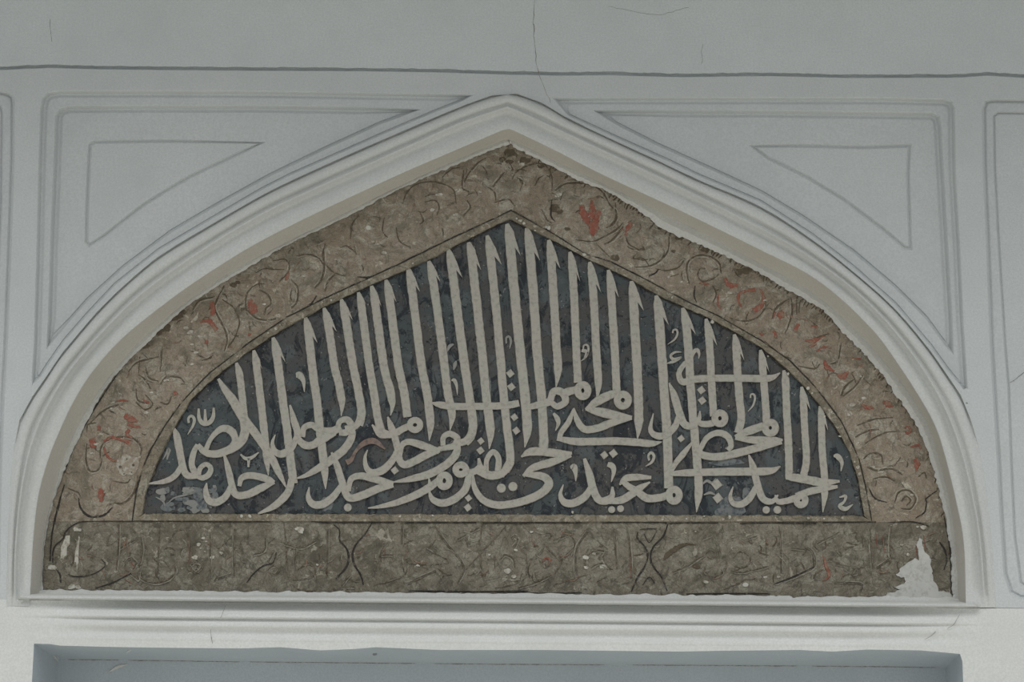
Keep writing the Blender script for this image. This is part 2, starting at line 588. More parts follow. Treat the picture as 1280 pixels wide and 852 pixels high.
# --- spandrels
TRI_L = [(113, 181), (118, 177.5), (200, 176), (327, 178.5), (298, 192), (268, 206), (238, 220.5), (207, 238.5), (181, 255), (158, 272.5), (131, 294), (112, 306), (108, 302), (109, 260), (111.5, 200)]
TRI_R = [(941, 183), (1000, 182), (1080, 184), (1137, 182), (1135, 215), (1138, 310), (1131, 309), (1105, 287), (1053, 248), (1007, 220), (960, 197)]
SP = {
    'L': ([(40, 482), (39.5, 470), (42, 430), (45, 330), (48, 200), (50, 135), (53, 122), (60, 115), (75, 112.5), (200, 112.5), (330, 113), (450, 115), (560, 117), (592, 119),
           (578, 126.5), (539.5, 142), (488, 164), (436, 187), (362.6, 219.5), (328, 237), (258, 278), (199, 313), (144.6, 356), (108.5, 394.6), (82, 425), (61, 455), (51, 471)],
          [(61, 430), (63, 400), (66, 300), (70, 200), (72, 145), (76, 138), (86, 134.5), (200, 134), (330, 134), (450, 136), (519, 138),
           (475, 155), (410, 184.6), (338, 219.5), (271, 256.5), (214, 290), (155, 334), (111, 374), (87.7, 400)], TRI_L),
    'R': ([(690, 122), (800, 121), (950, 121), (1100, 121), (1180, 123), (1190, 126), (1194, 135), (1195, 215), (1200, 300), (1204.5, 400), (1210, 486),
           (1204.5, 487), (1183, 461), (1162, 431.7), (1118, 380), (1066, 334), (1014.5, 294), (950, 252.6), (872, 219.5), (834, 201), (769, 172), (710, 144.6)],
          [(748, 140), (850, 140), (950, 140), (1100, 142), (1165, 143), (1172, 147), (1174, 160), (1177, 215), (1182, 300), (1187.6, 400), (1188.7, 437),
           (1183, 433), (1156.6, 397), (1118, 358.5), (1066, 314.6), (1001.6, 270.7), (950, 240), (906, 219.5), (872, 204), (821, 181), (770, 155)], TRI_R)}


def z(poly, d, step=8):
    return [(p[0], p[1], d) for p in resample(poly + [poly[0]], step)[:-1]]


for n_, key in ((2, 'L'), (3, 'R')):
    l1, l2, tri = SP[key]
    k1, k2 = (14, 11) if key == 'L' else (11, 11)
    ins1 = lambda a, b: inset(l1, [a if i < k1 else b for i in range(len(l1))])
    ins2 = lambda a, b: inset(l2, [a if i < k2 else b for i in range(len(l2))])
    o = relief('trim_%d' % n_, z(l1, 0.0), M['white'],
               lines=[(z(ins1(1.6, 0.8), 0.004), True), (z(ins1(4.4, 1.6), 0.0190), True), (z(ins1(6.8, 2.4), 0.0205), True), (z(ins1(9.6, 3.4), 0.0175), True),
                      (z(ins2(-3.4, -0.9), 0.0175), True), (z(ins2(-1.6, 0.2), 0.022), True), (z(ins2(1.6, 1.2), 0.0375), True), (z(ins2(4.0, 2.2), 0.0385), True), (z(ins2(7.0, 3.4), 0.035), True),
                      (z(inset(tri, -2.6), 0.035), True), (z(tri, 0.041), True), (z(inset(tri, 2.6), 0.034), True)], smooth=False)
    setp(o, ['white sunken spandrel panel with incised triangle, on the left above the arch',
             'white sunken spandrel panel with incised triangle, on the right above the arch'][n_ - 2], 'panel', kind='structure')

# --- wall around the arch: mullions, top rail, neighbouring bays
BAY_L1 = [(-700, 106), (-200, 109), (0, 113), (10, 115), (17, 119), (19, 128), (18.5, 200), (14, 330), (10, 430), (6, 500), (3, 580), (1, 660), (0, 735), (-8, 741), (-700, 736)]
BAY_L2 = [(-700, 123), (-200, 126), (-6, 130), (1, 133), (3, 140), (2, 250), (-4, 400), (-12, 560), (-16, 720), (-22, 728), (-700, 722)]
BAY_R1 = [(1980, 130), (1240, 123), (1231, 125), (1227, 135), (1228, 210), (1232, 300), (1237, 430), (1242, 518), (1246, 580), (1249, 644), (1254, 718), (1262, 742), (1275, 749), (1980, 755)]
BAY_R2 = [(1980, 148), (1247, 141), (1242, 145), (1243, 210), (1247, 287), (1256, 430), (1260.5, 484.5), (1264, 580), (1268, 668.6), (1276, 728), (1286, 736), (1980, 742)]
UPPER = [(-700, 77), (-100, 82), (0, 83), (60, 80.5), (120, 82), (200, 83), (320, 84), (450, 84.5), (550, 86), (640, 89), (700, 90), (760, 89.5), (850, 92), (960, 90.5),
         (1060, 93), (1200, 92.5), (1235, 90), (1280, 93), (1380, 95), (1980, 101)]
TOPR = [(p[0], p[1] + 4.6) for p in UPPER]
arch_loop = [(p[0], p[1]) for p in Ch['C'][::3]] + [Ch['C'][-1]]
bot = [(1980, 765.5), (1244, 759), (8, 749), (-700, 743)]
plate = [(p[0], p[1], 0.0) for p in resample(TOPR, 12)] + [(1980, 765.5, 0), (1244.2, 759.4, 0)] + [(p[0], p[1], 0.0) for p in reversed(arch_loop)] + [(7.9, 757.4, 0), (-700, 750, 0)]
wall = relief('wall_back', plate, M['white'], holes=[z(SP['L'][0], 0), z(SP['R'][0], 0), z(BAY_L1, 0, 20), z(BAY_R1, 0, 20)],
              smooth=False)
setp(wall, 'white plastered wall with flat mullions and rail around the arched bay', 'wall', kind='structure')
for n_, (l1, l2, lab) in ((4, (BAY_L1, BAY_L2, 'edge of white sunken wall bay at the left margin')), (5, (BAY_R1, BAY_R2, 'edge of white sunken wall bay at the right margin'))):
    o = relief('trim_%d' % n_, z(l1, 0.0, 20), M['white'], lines=[(z(inset(l1, 1.4), 0.005, 20), True), (z(inset(l1, 3.6), 0.021, 20), True), (z(inset(l1, 6.0), 0.017, 20), True), (z(inset(l2, -1.6), 0.017, 20), True), (z(inset(l2, 0.4), 0.027, 20), True), (z(inset(l2, 2.4), 0.023, 20), True)], smooth=False)
    setp(o, lab, 'panel', kind='structure')

# --- upper wall and the dark open joint under it
joint = []
for k, (dy, d) in enumerate(((0, 0.0), (0.9, 0.012), (2.6, 0.014), (3.8, 0.010), (4.6, 0.0))):
    joint.append((jag(UPPER, 1.3 if k < 4 else 0.0, 4.0 + 0.0 * k, 5.0, dy) if k < 4 else TOPR, d))
noise.seed_set(11)
up_edge = jag(UPPER, 0.9, 5.0, 5.0)
outer = [(p[0], p[1], 0.0) for p in up_edge] + [(1980, -420, 0.0), (-700, -420, 0.0)]
upw = relief('wall_top', outer, M['upper'], smooth=False)
setp(upw, 'plain grey-white plastered wall above the moulded rail', 'wall', kind='structure')
o = loft('joint', [(up_edge, 0.0), ([(p[0], p[1] + 1.0) for p in up_edge], 0.018), ([(p[0], p[1] + 3.3) for p in up_edge], 0.020), (resample(TOPR, 5), 0.0)], M['upper'], parent=upw, n=560)


def crack(pts, parent, d=0.0, w=1.0):
    p = []
    for i, (x, y) in enumerate(resample(pts, 5)):
        p.append((x + random.uniform(-0.9, 0.9), y + random.uniform(-0.5, 0.5), w * random.uniform(0.3, 0.9)))
    return ribbon('crack', p, M['crack'], parent, d=d + 0.0005, th=0.0009, sub=2)


crack([(672, -12), (668, 4), (667, 30), (668, 55), (671, 80), (673, 92)], upw, 0, 1.5)
crack([(667, 30), (667.5, 40)], upw, 0, 2.6)
crack([(673, 92), (679, 104), (684, 118), (688, 128)], wall, 0, 1.0)
crack([(62, 24), (64, 40), (65, 52)], upw, 0, 1.0)
crack([(760, 8), (800, 16), (825, 19), (860, 9)], upw, 0, 0.8)
crack([(878, 55), (877, 80)], upw, 0, 0.7)
crack([(1263, 478), (1272, 471), (1281, 464), (1290, 458)], bpy.data.objects['trim_5'], 0.022, 1.0)
ribbon('nail_hole', [(1207.5, 503, 2), (1209.5, 504, 2.4)], M['crack'], wall, d=0.0004, th=0.001, sub=2)

# --- sill under the painting and the moulded cornice
xs = [30 + i * 4 for i in range(295)]


def hline(y0, amp=0.0, seed=0.0, x0=30, x1=1222, st=4):
    out = []
    x = x0
    while x <= x1:
        out.append((x, y0 + (x - 640) * SL + (amp * (fbm(x, seed, 0.06, seed) + 0.7 * random.uniform(-0.5, 0.5)) if amp else 0)))
        x += st
    return out


sill = loft('trim_6', [(hline(741.5, 2.0, 3.0, 46, 1200), PD - 0.004), (hline(743.5, 1.0, 5.0, 46, 1200), PD - 0.014), (hline(746.2, 0.3, 6, 40, 1204), PD - 0.018), (hline(747.3, 0.4, 7, 34, 1210), 0.030), (hline(748.2, 0.4, 7, 28, 1216), 0.004),
                       (hline(750.2, 0.3, 8, 26, 1220), -0.015), (hline(752.6, 0.3, 8, 24, 1224), -0.016), (hline(754.0, 0.4, 9, 22, 1226), 0.004), (hline(755.4, 0.2, 10, 22, 1226), 0.030)], M['trim'], n=290)
setp(sill, 'narrow white plaster ledge directly under the painted inscription band', 'ledge', kind='structure')


def corn(d):
    base = -0.0004

    def f(x, y):
        k = max(0.0, min(1.0, (x - 5) / 190.0)) * max(0.0, min(1.0, (1260 - x) / 200.0))
        k = k * k * (3 - 2 * k)
        return base + (d - base) * k
    return f


cp = [(754.6, 0.032), (756.5, 0.031), (759, 0.027), (762, 0.018), (765, 0.007), (767.5, -0.0025), (770, -0.0086), (772.5, -0.0150), (774, -0.0165), (775.2, -0.0129), (776.4, -0.0028), (777.4, -0.0013), (779, -0.0071), (781.5, -0.0150),
      (784, -0.0179), (786.5, -0.0158), (789, -0.0100), (792, -0.0054), (795, -0.0057), (797.5, -0.0108), (800, -0.0165), (802.5, -0.0179), (804.5, -0.0165)]
cornice = loft('trim_7', [(hline(y, 0, 0, -700, 1980, 8), corn(d)) for y, d in cp], M['cornice'], n=330)
setp(cornice, 'bright white horizontal cornice of shallow rolls above the blue-grey recess', 'cornice', kind='structure')
crack([(282, 756), (279, 764), (276, 772)], cornice, -0.019, 0.8)
crack([(264, 786), (264, 796), (265, 804)], cornice, -0.019, 0.8)
crack([(1199, 768), (1192, 780), (1184, 785)], cornice, -0.009, 0.7)
crack([(1169, 789), (1163, 795), (1155, 799)], cornice, -0.009, 0.7)

CE = corn(-0.0165)

# --- wall below with the blue-grey recess
REC = [(42.5, 804), (62, 804.5), (75, 806.5), (130, 808), (190, 809), (300, 810), (350, 808.5), (400, 812.5), (440, 811), (470, 808.5), (550, 812), (680, 812), (850, 814), (900, 813), (1000, 812), (1040, 814),
       (1085, 811.5), (1150, 812.5), (1180, 815), (1200, 817), (1203, 826), (1204, 852), (1208, 1000), (1240, 2134), (-2, 2134), (36, 1000), (40, 852)]
low = relief('wall_front', [(p[0], p[1], CE(p[0], 0)) for p in hline(804.5, 0, 0, -700, 1980, 10)] + [(1980, 2140, -0.0004), (-700, 2128, -0.0004)],
             M['cornice'], holes=[[(p[0], p[1], CE(p[0], 0) if p[1] < 900 else -0.0004) for p in resample(REC + [REC[0]], 10)[:-1]]], smooth=False)
setp(low, 'bright white plastered wall below and beside the blue-grey recess', 'wall', kind='structure')
BD = 0.19
back = [(72, 823.5), (130, 824.0), (300, 826.5), (640, 829.5), (900, 831), (1100, 832.5), (1183, 834)]
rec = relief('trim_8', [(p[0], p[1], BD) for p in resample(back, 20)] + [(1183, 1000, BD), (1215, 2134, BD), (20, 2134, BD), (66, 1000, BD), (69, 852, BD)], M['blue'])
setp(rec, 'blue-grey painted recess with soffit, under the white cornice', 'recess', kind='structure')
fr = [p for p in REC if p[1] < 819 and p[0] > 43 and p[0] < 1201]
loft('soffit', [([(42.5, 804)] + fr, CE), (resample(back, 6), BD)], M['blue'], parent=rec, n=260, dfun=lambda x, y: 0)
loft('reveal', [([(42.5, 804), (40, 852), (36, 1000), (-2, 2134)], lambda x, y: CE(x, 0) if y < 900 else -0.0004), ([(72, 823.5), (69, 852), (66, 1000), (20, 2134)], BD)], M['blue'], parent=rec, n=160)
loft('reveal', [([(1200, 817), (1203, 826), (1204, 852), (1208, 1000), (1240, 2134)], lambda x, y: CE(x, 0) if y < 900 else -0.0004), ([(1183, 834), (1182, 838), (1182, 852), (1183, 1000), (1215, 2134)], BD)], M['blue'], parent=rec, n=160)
for pts in ([(158, 815, 1), (164, 811, 3), (172, 809, 1)], [(135, 840, 1), (147, 833, 4), (160, 830, 1)], [(66, 818, 1.5), (70, 822, 3), (72, 826, 1.5)],
            [(690, 817, 1), (706, 818, 3), (722, 816.5, 1)], [(742, 815, 1), (748, 815, 4), (754, 814.5, 1)], [(700, 826, 1), (730, 826, 2.5), (756, 824, 1)], [(1052, 817, 1), (1066, 819, 5), (1080, 820, 1)]):
    ss = max(0.0, min(0.85, (pts[1][1] - 809 - (pts[1][0] - 640) * .003) / 19.0))
    dd = BD * ss if pts[1][1] < 828 else BD
    ribbon('scuff', [(a, b, w) for a, b, w in pts], M['patch'], rec, d=dd - 0.001, th=0.002, sub=4)
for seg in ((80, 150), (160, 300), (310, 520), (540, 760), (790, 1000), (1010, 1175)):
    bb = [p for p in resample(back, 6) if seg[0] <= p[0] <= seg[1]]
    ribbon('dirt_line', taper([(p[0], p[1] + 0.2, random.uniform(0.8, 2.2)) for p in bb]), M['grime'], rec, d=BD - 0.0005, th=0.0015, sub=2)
nail = prism('nail', disc(468.5, 816, 3.4, 14), M['metal'], None, d=0.075, th=0.016, chamfer=1.0)
setp(nail, 'small round painted nail head on the soffit of the blue-grey recess', 'nail')

cv = [W(-690, 2100, 0.24), W(1970, 2100, 0.24), W(1970, -410, 0.24), W(-690, -410, 0.24)]
link('masonry', cv + [v + Vector((0, 0.3, 0)) for v in cv], [(0, 1, 2, 3), (7, 6, 5, 4), (0, 4, 5, 1), (1, 5, 6, 2), (2, 6, 7, 3), (3, 7, 4, 0)], M['slab'], wall)

# --- floor and an overhang added to shade the upper wall, outside the picture
fl = [(-7, -14, 0), (7, -14, 0), (7, 0.15, 0), (-7, 0.15, 0), (-7, -14, -0.1), (7, -14, -0.1), (7, 0.15, -0.1), (-7, 0.15, -0.1)]
bxf = [(0, 1, 2, 3), (7, 6, 5, 4), (0, 4, 5, 1), (1, 5, 6, 2), (2, 6, 7, 3), (3, 7, 4, 0)]
setp(link('floor', fl, bxf, M['floor']), 'warm stone paving in front of the wall', 'floor', kind='structure')
zt = W(640, -200).z
ce = [(-2.6, -1.2, zt), (2.6, -1.2, zt), (2.6, 0.15, zt), (-2.6, 0.15, zt), (-2.6, -1.2, zt + .15), (2.6, -1.2, zt + .15), (2.6, 0.15, zt + .15), (-2.6, 0.15, zt + .15)]
setp(link('shade_overhang', ce, bxf, M['slab']), 'unseen overhang added above the wall to shade its upper part', 'shade_overhang', kind='structure')

# ------------------------------------------------------------------ painted tympanum
FIELD = [(180, 641), (183, 618), (189, 600), (204, 565), (221.6, 531), (239.7, 500), (260, 480), (283, 461), (311, 440), (355, 412), (408, 383), (458.6, 359.5), (500, 341.5), (539, 325), (559, 313.5), (619.7, 282),
         (637.7, 275), (660, 286), (688.6, 300), (710, 311), (734.5, 324), (787, 349), (815, 366), (851, 383), (882.7, 396.5), (923, 418), (951.4, 435), (983, 462), (1005, 484), (1023, 506), (1041, 530), (1059.5, 561), (1072, 600), (1079, 643.5),
         (900, 643), (640, 642), (400, 641)]
FILL = [(165, 651), (170, 615), (176.8, 587), (188.5, 561), (205, 533), (225, 505), (247, 481), (263, 465), (312.6, 427), (358.6, 396), (404.7, 373), (434, 359.5), (496.5, 330.7), (557, 301), (628, 268),
        (639, 262.5), (687, 289), (731, 317), (762.5, 326.5), (805, 347.7), (864, 379), (895, 393), (951, 425), (987, 450), (1020, 484), (1052, 526.5), (1074, 573), (1084, 617.7), (1090, 652)]


def rough(x, y):
    return -0.0028 * fbm(x, y, 0.055, 2.0, 4) - 0.0016 * fbm(x, y, 0.22, 5.0, 2)


def grid_pts(poly, step, d, jit=0.35):
    xs_ = [p[0] for p in poly]
    ys_ = [p[1] for p in poly]
    shrink = inset(poly, 1.2)
    out = []
    y = min(ys_)
    row = 0
    while y < max(ys_):
        x = min(xs_) + (row % 2) * step * 0.5
        while x < max(xs_):
            px, py = x + random.uniform(-jit, jit) * step, y + random.uniform(-jit, jit) * step
            if inside(shrink, px, py): out.append((px, py, d))
            x += step
        y += step * 0.87
        row += 1
    return out


def zz(poly, d, step):
    return [(p[0], p[1], d) for p in resample(poly + [poly[0]], step)[:-1]]


# floral border -----------------------------------------------------
PLx = [(p[0] - 3, p[1] - 3) for p in P_L if p[1] < 648]
PRx = [(p[0] + 3, p[1] - 3) for p in P_R if p[1] < 648]
bord_poly = [(58, 651.5)] + PLx[:-1] + [(637, 176)] + PRx[1:] + [(1186, 653)] + list(reversed(FILL))
border = thing('floral_border', 'brown painted border of scrolling vines and faded red flowers around the dark panel', 'border', W(640, 651, PD))
relief('painted_ground', zz(bord_poly, PD, 4), M['border'], pts=grid_pts(bord_poly, 4.2, PD), dfun=rough, parent=border)

CR = {'F1': (50, 460, 4.26), 'F2': (130, 340, 4.26), 'F3': (250, 250, 4.735), 'F4': (400, 170, 4.732), 'F5': (580, 160, 4.732), 'F6': (760, 230, 4.732), 'F7': (900, 330, 4.485), 'F8': (1010, 450, 4.055),
      'a': (40, 630, 5.565), 'b': (240, 630, 5.565), 'c': (430, 630, 5.565), 'd': (620, 630, 5.565), 'e': (790, 630, 5.565), 'f': (980, 630, 5.565),
      'L1': (170, 440, 3.872), 'L2': (310, 440, 3.872), 'L3': (450, 440, 3.872), 'L4': (590, 440, 3.872), 'L5': (700, 440, 3.872), 'L6': (810, 440, 3.872), 'L7': (920, 440, 3.872),
      'U6': (480, 370, 6.083), 'U7': (640, 370, 6.083), 'U8': (800, 370, 5.68)}


def T(c, pts, w=None):
    x0, y0, s = CR[c]
    return [(x0 + p[0] / s, y0 + p[1] / s, (p[2] if len(p) > 2 else w) / s) for p in pts]


VINES = {
    'F1': [[(320, 480), (325, 420), (360, 380), (430, 365), (500, 375), (540, 420), (535, 460)], [(250, 400), (245, 480), (265, 545), (310, 540), (330, 490)],
           [(250, 340), (255, 300), (300, 290)], [(270, 290), (340, 225), (420, 195)], [(560, 140), (600, 190), (560, 220), (510, 180)], [(520, 30), (560, 60), (590, 110)], [(390, 715), (440, 720), (490, 680), (515, 620), (520, 570)],
           [(390, 600), (460, 610), (480, 590)], [(150, 640), (200, 660), (220, 690)], [(640, 180), (680, 190), (700, 150)]],
    'F2': [[(640, 70), (600, 150), (590, 200), (640, 300), (655, 360), (640, 420)], [(630, 145), (690, 190), (720, 260), (700, 340), (660, 400)], [(470, 200), (510, 150), (590, 130)], [(310, 395), (300, 530)],
           [(130, 530), (180, 480), (290, 450)], [(190, 450), (185, 540)], [(430, 500), (445, 450)], [(170, 620), (180, 680), (230, 700)], [(220, 500), (240, 560), (290, 580)], [(300, 600), (330, 560), (400, 560), (430, 590)], [(520, 470), (560, 460), (580, 440)]],
    'F3': [[(280, 680), (270, 620), (280, 550), (330, 500), (380, 495)], [(280, 650), (330, 695), (400, 710), (450, 700)], [(380, 680), (390, 640), (420, 610), (400, 560), (350, 530)], [(530, 360), (525, 420), (470, 480)],
           [(330, 430), (380, 405), (440, 410), (500, 410)], [(430, 360), (500, 350), (530, 380)], [(540, 470), (580, 520), (575, 600), (540, 640)], [(545, 520), (535, 570), (550, 600), (580, 570), (560, 530)], [(570, 330), (640, 320), (710, 350), (735, 410), (715, 480), (680, 520)],
           [(740, 260), (725, 340), (760, 400), (800, 430), (860, 450)], [(890, 230), (900, 160)], [(740, 540), (760, 480), (800, 440)], [(830, 280), (870, 270), (920, 310)]],
    'F4': [[(490, 400), (510, 340), (560, 290), (640, 270), (720, 280), (790, 320), (805, 400)], [(720, 245), (780, 195), (830, 185)], [(850, 270), (880, 220), (930, 160), (980, 130)], [(880, 330), (840, 300), (850, 200)],
           [(180, 590), (190, 520), (230, 470)], [(200, 650), (215, 700)], [(590, 450), (610, 500), (590, 520)], [(450, 540), (470, 620), (540, 660)], [(380, 480), (370, 560), (400, 600)], [(870, 380), (890, 420), (850, 470)], [(620, 390), (680, 380), (705, 420), (690, 470)], [(990, 300), (1030, 330), (1040, 380)], [(20, 680), (25, 780), (10, 840)]],
    'F5': [[(0, 320), (40, 250), (90, 200), (130, 175)], [(170, 350), (200, 310), (240, 260)], [(285, 300), (310, 260), (360, 230), (430, 210), (490, 230), (520, 290), (520, 370)], [(420, 340), (440, 300), (470, 280)],
           [(540, 370), (600, 330), (680, 325), (760, 340), (820, 380), (860, 450), (900, 500), (890, 560), (840, 590)], [(660, 660), (760, 670), (830, 640), (900, 600), (940, 560)],
           [(830, 685), (880, 660), (940, 600)], [(780, 680), (860, 760)], [(960, 650), (980, 690), (1040, 720)], [(330, 370), (345, 320), (310, 290)], [(460, 480), (490, 540), (520, 560)], [(260, 230), (290, 250), (270, 200)], [(180, 440), (260, 420), (300, 460)]],
    'F6': [[(45, 110), (45, 200), (10, 250)], [(0, 350), (50, 300), (90, 250)], [(360, 310), (355, 390), (310, 450), (240, 485), (160, 490)], [(110, 330), (120, 370), (170, 390), (210, 380), (200, 365)],
           [(280, 500), (350, 510), (420, 490), (455, 440)], [(480, 590), (465, 510), (480, 450), (540, 420), (610, 430), (660, 470), (670, 530)], [(575, 500), (545, 500), (530, 540), (560, 575), (620, 560), (660, 530)],
           [(620, 600), (640, 650), (620, 700)], [(720, 790), (800, 810), (880, 790), (930, 730), (930, 670)], [(970, 790), (990, 740), (1040, 700)], [(360, 550), (420, 530)], [(170, 410), (150, 440), (210, 440), (240, 480)], [(250, 260), (270, 230), (250, 210)]],
    'F7': [[(290, 310), (310, 250), (350, 215), (400, 190)], [(400, 190), (405, 260), (390, 330), (365, 390)], [(430, 200), (430, 280)], [(450, 200), (440, 270)], [(690, 720), (700, 680), (760, 640)],
           [(610, 390), (560, 405), (520, 430)], [(440, 570), (530, 585), (560, 560)], [(680, 440), (660, 540), (620, 560)], [(250, 430), (330, 500), (400, 530)], [(800, 620), (760, 680), (690, 740)]],
    'F8': [[(170, 180), (185, 140), (230, 100)], [(250, 330), (330, 300), (430, 290)], [(290, 420), (380, 370), (450, 360)], [(470, 490), (440, 530), (400, 540)], [(280, 500), (320, 470), (370, 480), (380, 530)], [(240, 390), (300, 360), (360, 350)],
           [(440, 720), (460, 670), (510, 660), (545, 700), (520, 750), (470, 750)], [(475, 715), (495, 690), (520, 710), (500, 735)], [(330, 600), (390, 590), (440, 610)], [(560, 590), (590, 570), (600, 600)], [(300, 540), (350, 560), (420, 550), (480, 580)]],
}
THICK = {
    'F1': [[(205, 690, 8), (215, 740, 11), (250, 780, 14), (300, 792, 14), (350, 775, 13), (385, 740, 8)], [(430, 5, 9), (300, 200, 9), (210, 365, 8)], [(200, 375, 6), (150, 500, 6), (130, 560, 6)], [(130, 620, 9), (105, 700, 11), (80, 800, 11), (70, 850, 8)]],
    'F3': [[(690, 565, 14), (660, 610, 12), (600, 650, 7), (510, 690, 9)]],
    'F4': [[(220, 832, 10), (280, 835, 12), (330, 820, 8), (460, 762, 6)]],
    'F5': [[(520, 420, 8), (515, 470, 11), (515, 520, 11), (540, 555, 9)]],
    'F6': [[(240, 545, 7), (280, 525, 12), (300, 500, 9)], [(515, 600, 10), (510, 660, 13), (525, 700, 8)]],
    'F8': [[(310, 650, 9), (340, 700, 10), (400, 720, 8)], [(545, 800, 10), (590, 770, 10), (600, 720, 9), (600, 700, 8), (655, 660, 9)]],
}
REDS = {
    'F1': [[(450, 250, 26), (475, 265, 36), (520, 285, 10)], [(465, 298, 14), (500, 308, 18), (535, 315, 10)], [(475, 325, 16), (462, 352, 18), (492, 372, 14)], [(312, 300, 16), (314, 330, 24)], [(275, 376, 30), (282, 400, 36), (285, 425, 22)],
           [(340, 390, 12), (380, 370, 18), (440, 380, 20), (485, 402, 28)], [(340, 420, 12), (360, 470, 14), (400, 495, 10), (450, 485, 6)], [(320, 640, 14), (324, 672, 30), (326, 712, 18)], [(718, 122, 16), (722, 142, 26)], [(400, 178, 6), (440, 170, 10), (470, 175, 6)]],
    'F2': [[(572, 158, 24), (580, 195, 30), (578, 232, 18)], [(510, 265, 8), (560, 260, 24), (600, 310, 24)], [(545, 362, 16), (547, 382, 20)], [(200, 680, 10), (240, 695, 18)], [(775, 325, 18), (772, 340, 14)]],
    'F3': [[(292, 585, 20), (310, 630, 45), (325, 668, 40)], [(525, 425, 12), (515, 455, 26), (505, 475, 14)], [(290, 610, 8), (282, 640, 8)]],
    'F5': [[(695, 455, 20), (706, 500, 44), (730, 555, 34)], [(757, 428, 18), (758, 480, 38), (752, 540, 40)], [(802, 488, 34), (782, 540, 36), (764, 590, 58), (762, 640, 12)], [(715, 545, 26), (750, 565, 30), (790, 600, 22)], [(938, 590, 8), (945, 605, 14)], [(990, 560, 30), (970, 590, 26), (955, 635, 12)]],
    'F6': [[(540, 585, 8), (570, 588, 16), (600, 590, 8)], [(690, 555, 14), (715, 595, 30), (768, 600, 20)], [(790, 725, 8), (770, 690, 14), (775, 650, 18), (810, 632, 18), (870, 625, 22)], [(902, 622, 10), (920, 670, 18), (905, 720, 30), (862, 752, 34)],
           [(652, 650, 10), (650, 710, 14), (668, 738, 8)], [(1005, 760, 26), (1020, 772, 44), (1040, 770, 30)]],
    'F7': [[(325, 275, 26), (342, 280, 44), (360, 280, 24)], [(298, 305, 8), (312, 268, 12)], [(398, 285, 10), (404, 300, 14)], [(442, 335, 18), (415, 375, 24)], [(298, 362, 14), (308, 395, 20), (312, 415, 10)], [(225, 385, 16), (240, 400, 18)],
           [(478, 428, 10), (525, 428, 24), (590, 400, 6)], [(500, 465, 14), (540, 442, 16)], [(540, 490, 8), (580, 465, 16), (620, 470, 8)], [(585, 540, 12), (600, 578, 24), (642, 600, 8)], [(655, 618, 14), (690, 628, 32), (722, 602, 16)], [(730, 525, 10), (790, 530, 10)], [(775, 570, 8), (800, 568, 12)], [(510, 345, 8), (550, 355, 14)]],
    'F8': [[(380, 212, 16), (405, 222, 28), (432, 235, 14)], [(270, 225, 10), (300, 238, 20), (332, 242, 10)], [(520, 440, 8), (560, 430, 14)], [(535, 508, 10), (552, 515, 34), (549, 560, 8)], [(490, 345, 10), (505, 335, 12), (520, 355, 12), (505, 372, 12), (492, 360, 10)], [(560, 420, 10), (572, 450, 10)]],
}
for c, ls in VINES.items():
    for p in ls:
        ribbon('vine', taper(T(c, p, 9.2)), M['vine'], border, d=PD + 0.0008, th=0.0022, dfun=rough, wob=0.25)
rv = random.Random(12)


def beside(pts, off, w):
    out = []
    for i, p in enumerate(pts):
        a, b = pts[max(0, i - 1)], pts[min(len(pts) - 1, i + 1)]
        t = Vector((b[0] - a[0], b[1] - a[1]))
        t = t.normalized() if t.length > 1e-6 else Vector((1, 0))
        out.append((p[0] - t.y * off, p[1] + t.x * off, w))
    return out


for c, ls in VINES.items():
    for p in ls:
        if rv.random() < 0.55:  # raised pale strip beside the vine, its highlight painted in
            ribbon('painted_highlight', taper(beside(T(c, p, 8), rv.choice((-2.3, 2.3)), rv.uniform(1.4, 2.4))), M['pale'], border, d=PD + 0.0008, th=0.0024, dfun=rough, wob=0.4)


def scatter_strokes(name, poly, n, parent, mats, rnd, lmin=5, lmax=15, wmin=0.9, wmax=2.2):
    xs_, ys_ = [p[0] for p in poly], [p[1] for p in poly]
    shr = inset(poly, 5)
    k = 0
    while k < n:
        x, y = rnd.uniform(min(xs_), max(xs_)), rnd.uniform(min(ys_), max(ys_))
        if not inside(shr, x, y): continue
        L, a, cv = rnd.uniform(lmin, lmax), rnd.uniform(0, 6.28), rnd.uniform(-0.32, 0.32)
        w = rnd.uniform(wmin, wmax)
        pts = []
        for i in range(5):
            pts.append((x, y, w * (0.4, 0.9, 1.0, 0.8, 0.3)[i]))
            x += math.cos(a) * L / 4
            y += math.sin(a) * L / 4
            a += cv * (1.0 + 0.5 * i)
        if not inside(shr, x, y): continue
        ribbon(name, pts, M[rnd.choice(mats)], parent, d=PD + 0.0008, th=0.0022, dfun=rough, sub=3, wob=0.35)
        k += 1


scatter_strokes('leaf_stroke', bord_poly, 230, border, ('incised', 'incised', 'pale', 'pale', 'vine', 'rust'), random.Random(31))
for c, ls in THICK.items():
    for p in ls:
        ribbon('vine', taper(T(c, p)), M['dark'], border, d=PD + 0.0008, th=0.0024, dfun=rough, wob=0.2)
for c, ls in REDS.items():
    for p in ls:
        setp(ribbon('petal', [(x, y, w * 1.12) for x, y, w in T(c, p)], M['red'], border, d=PD + 0.0008, th=0.0025, dfun=rough, wob=0.28, sub=7), 'faded red brush mark')


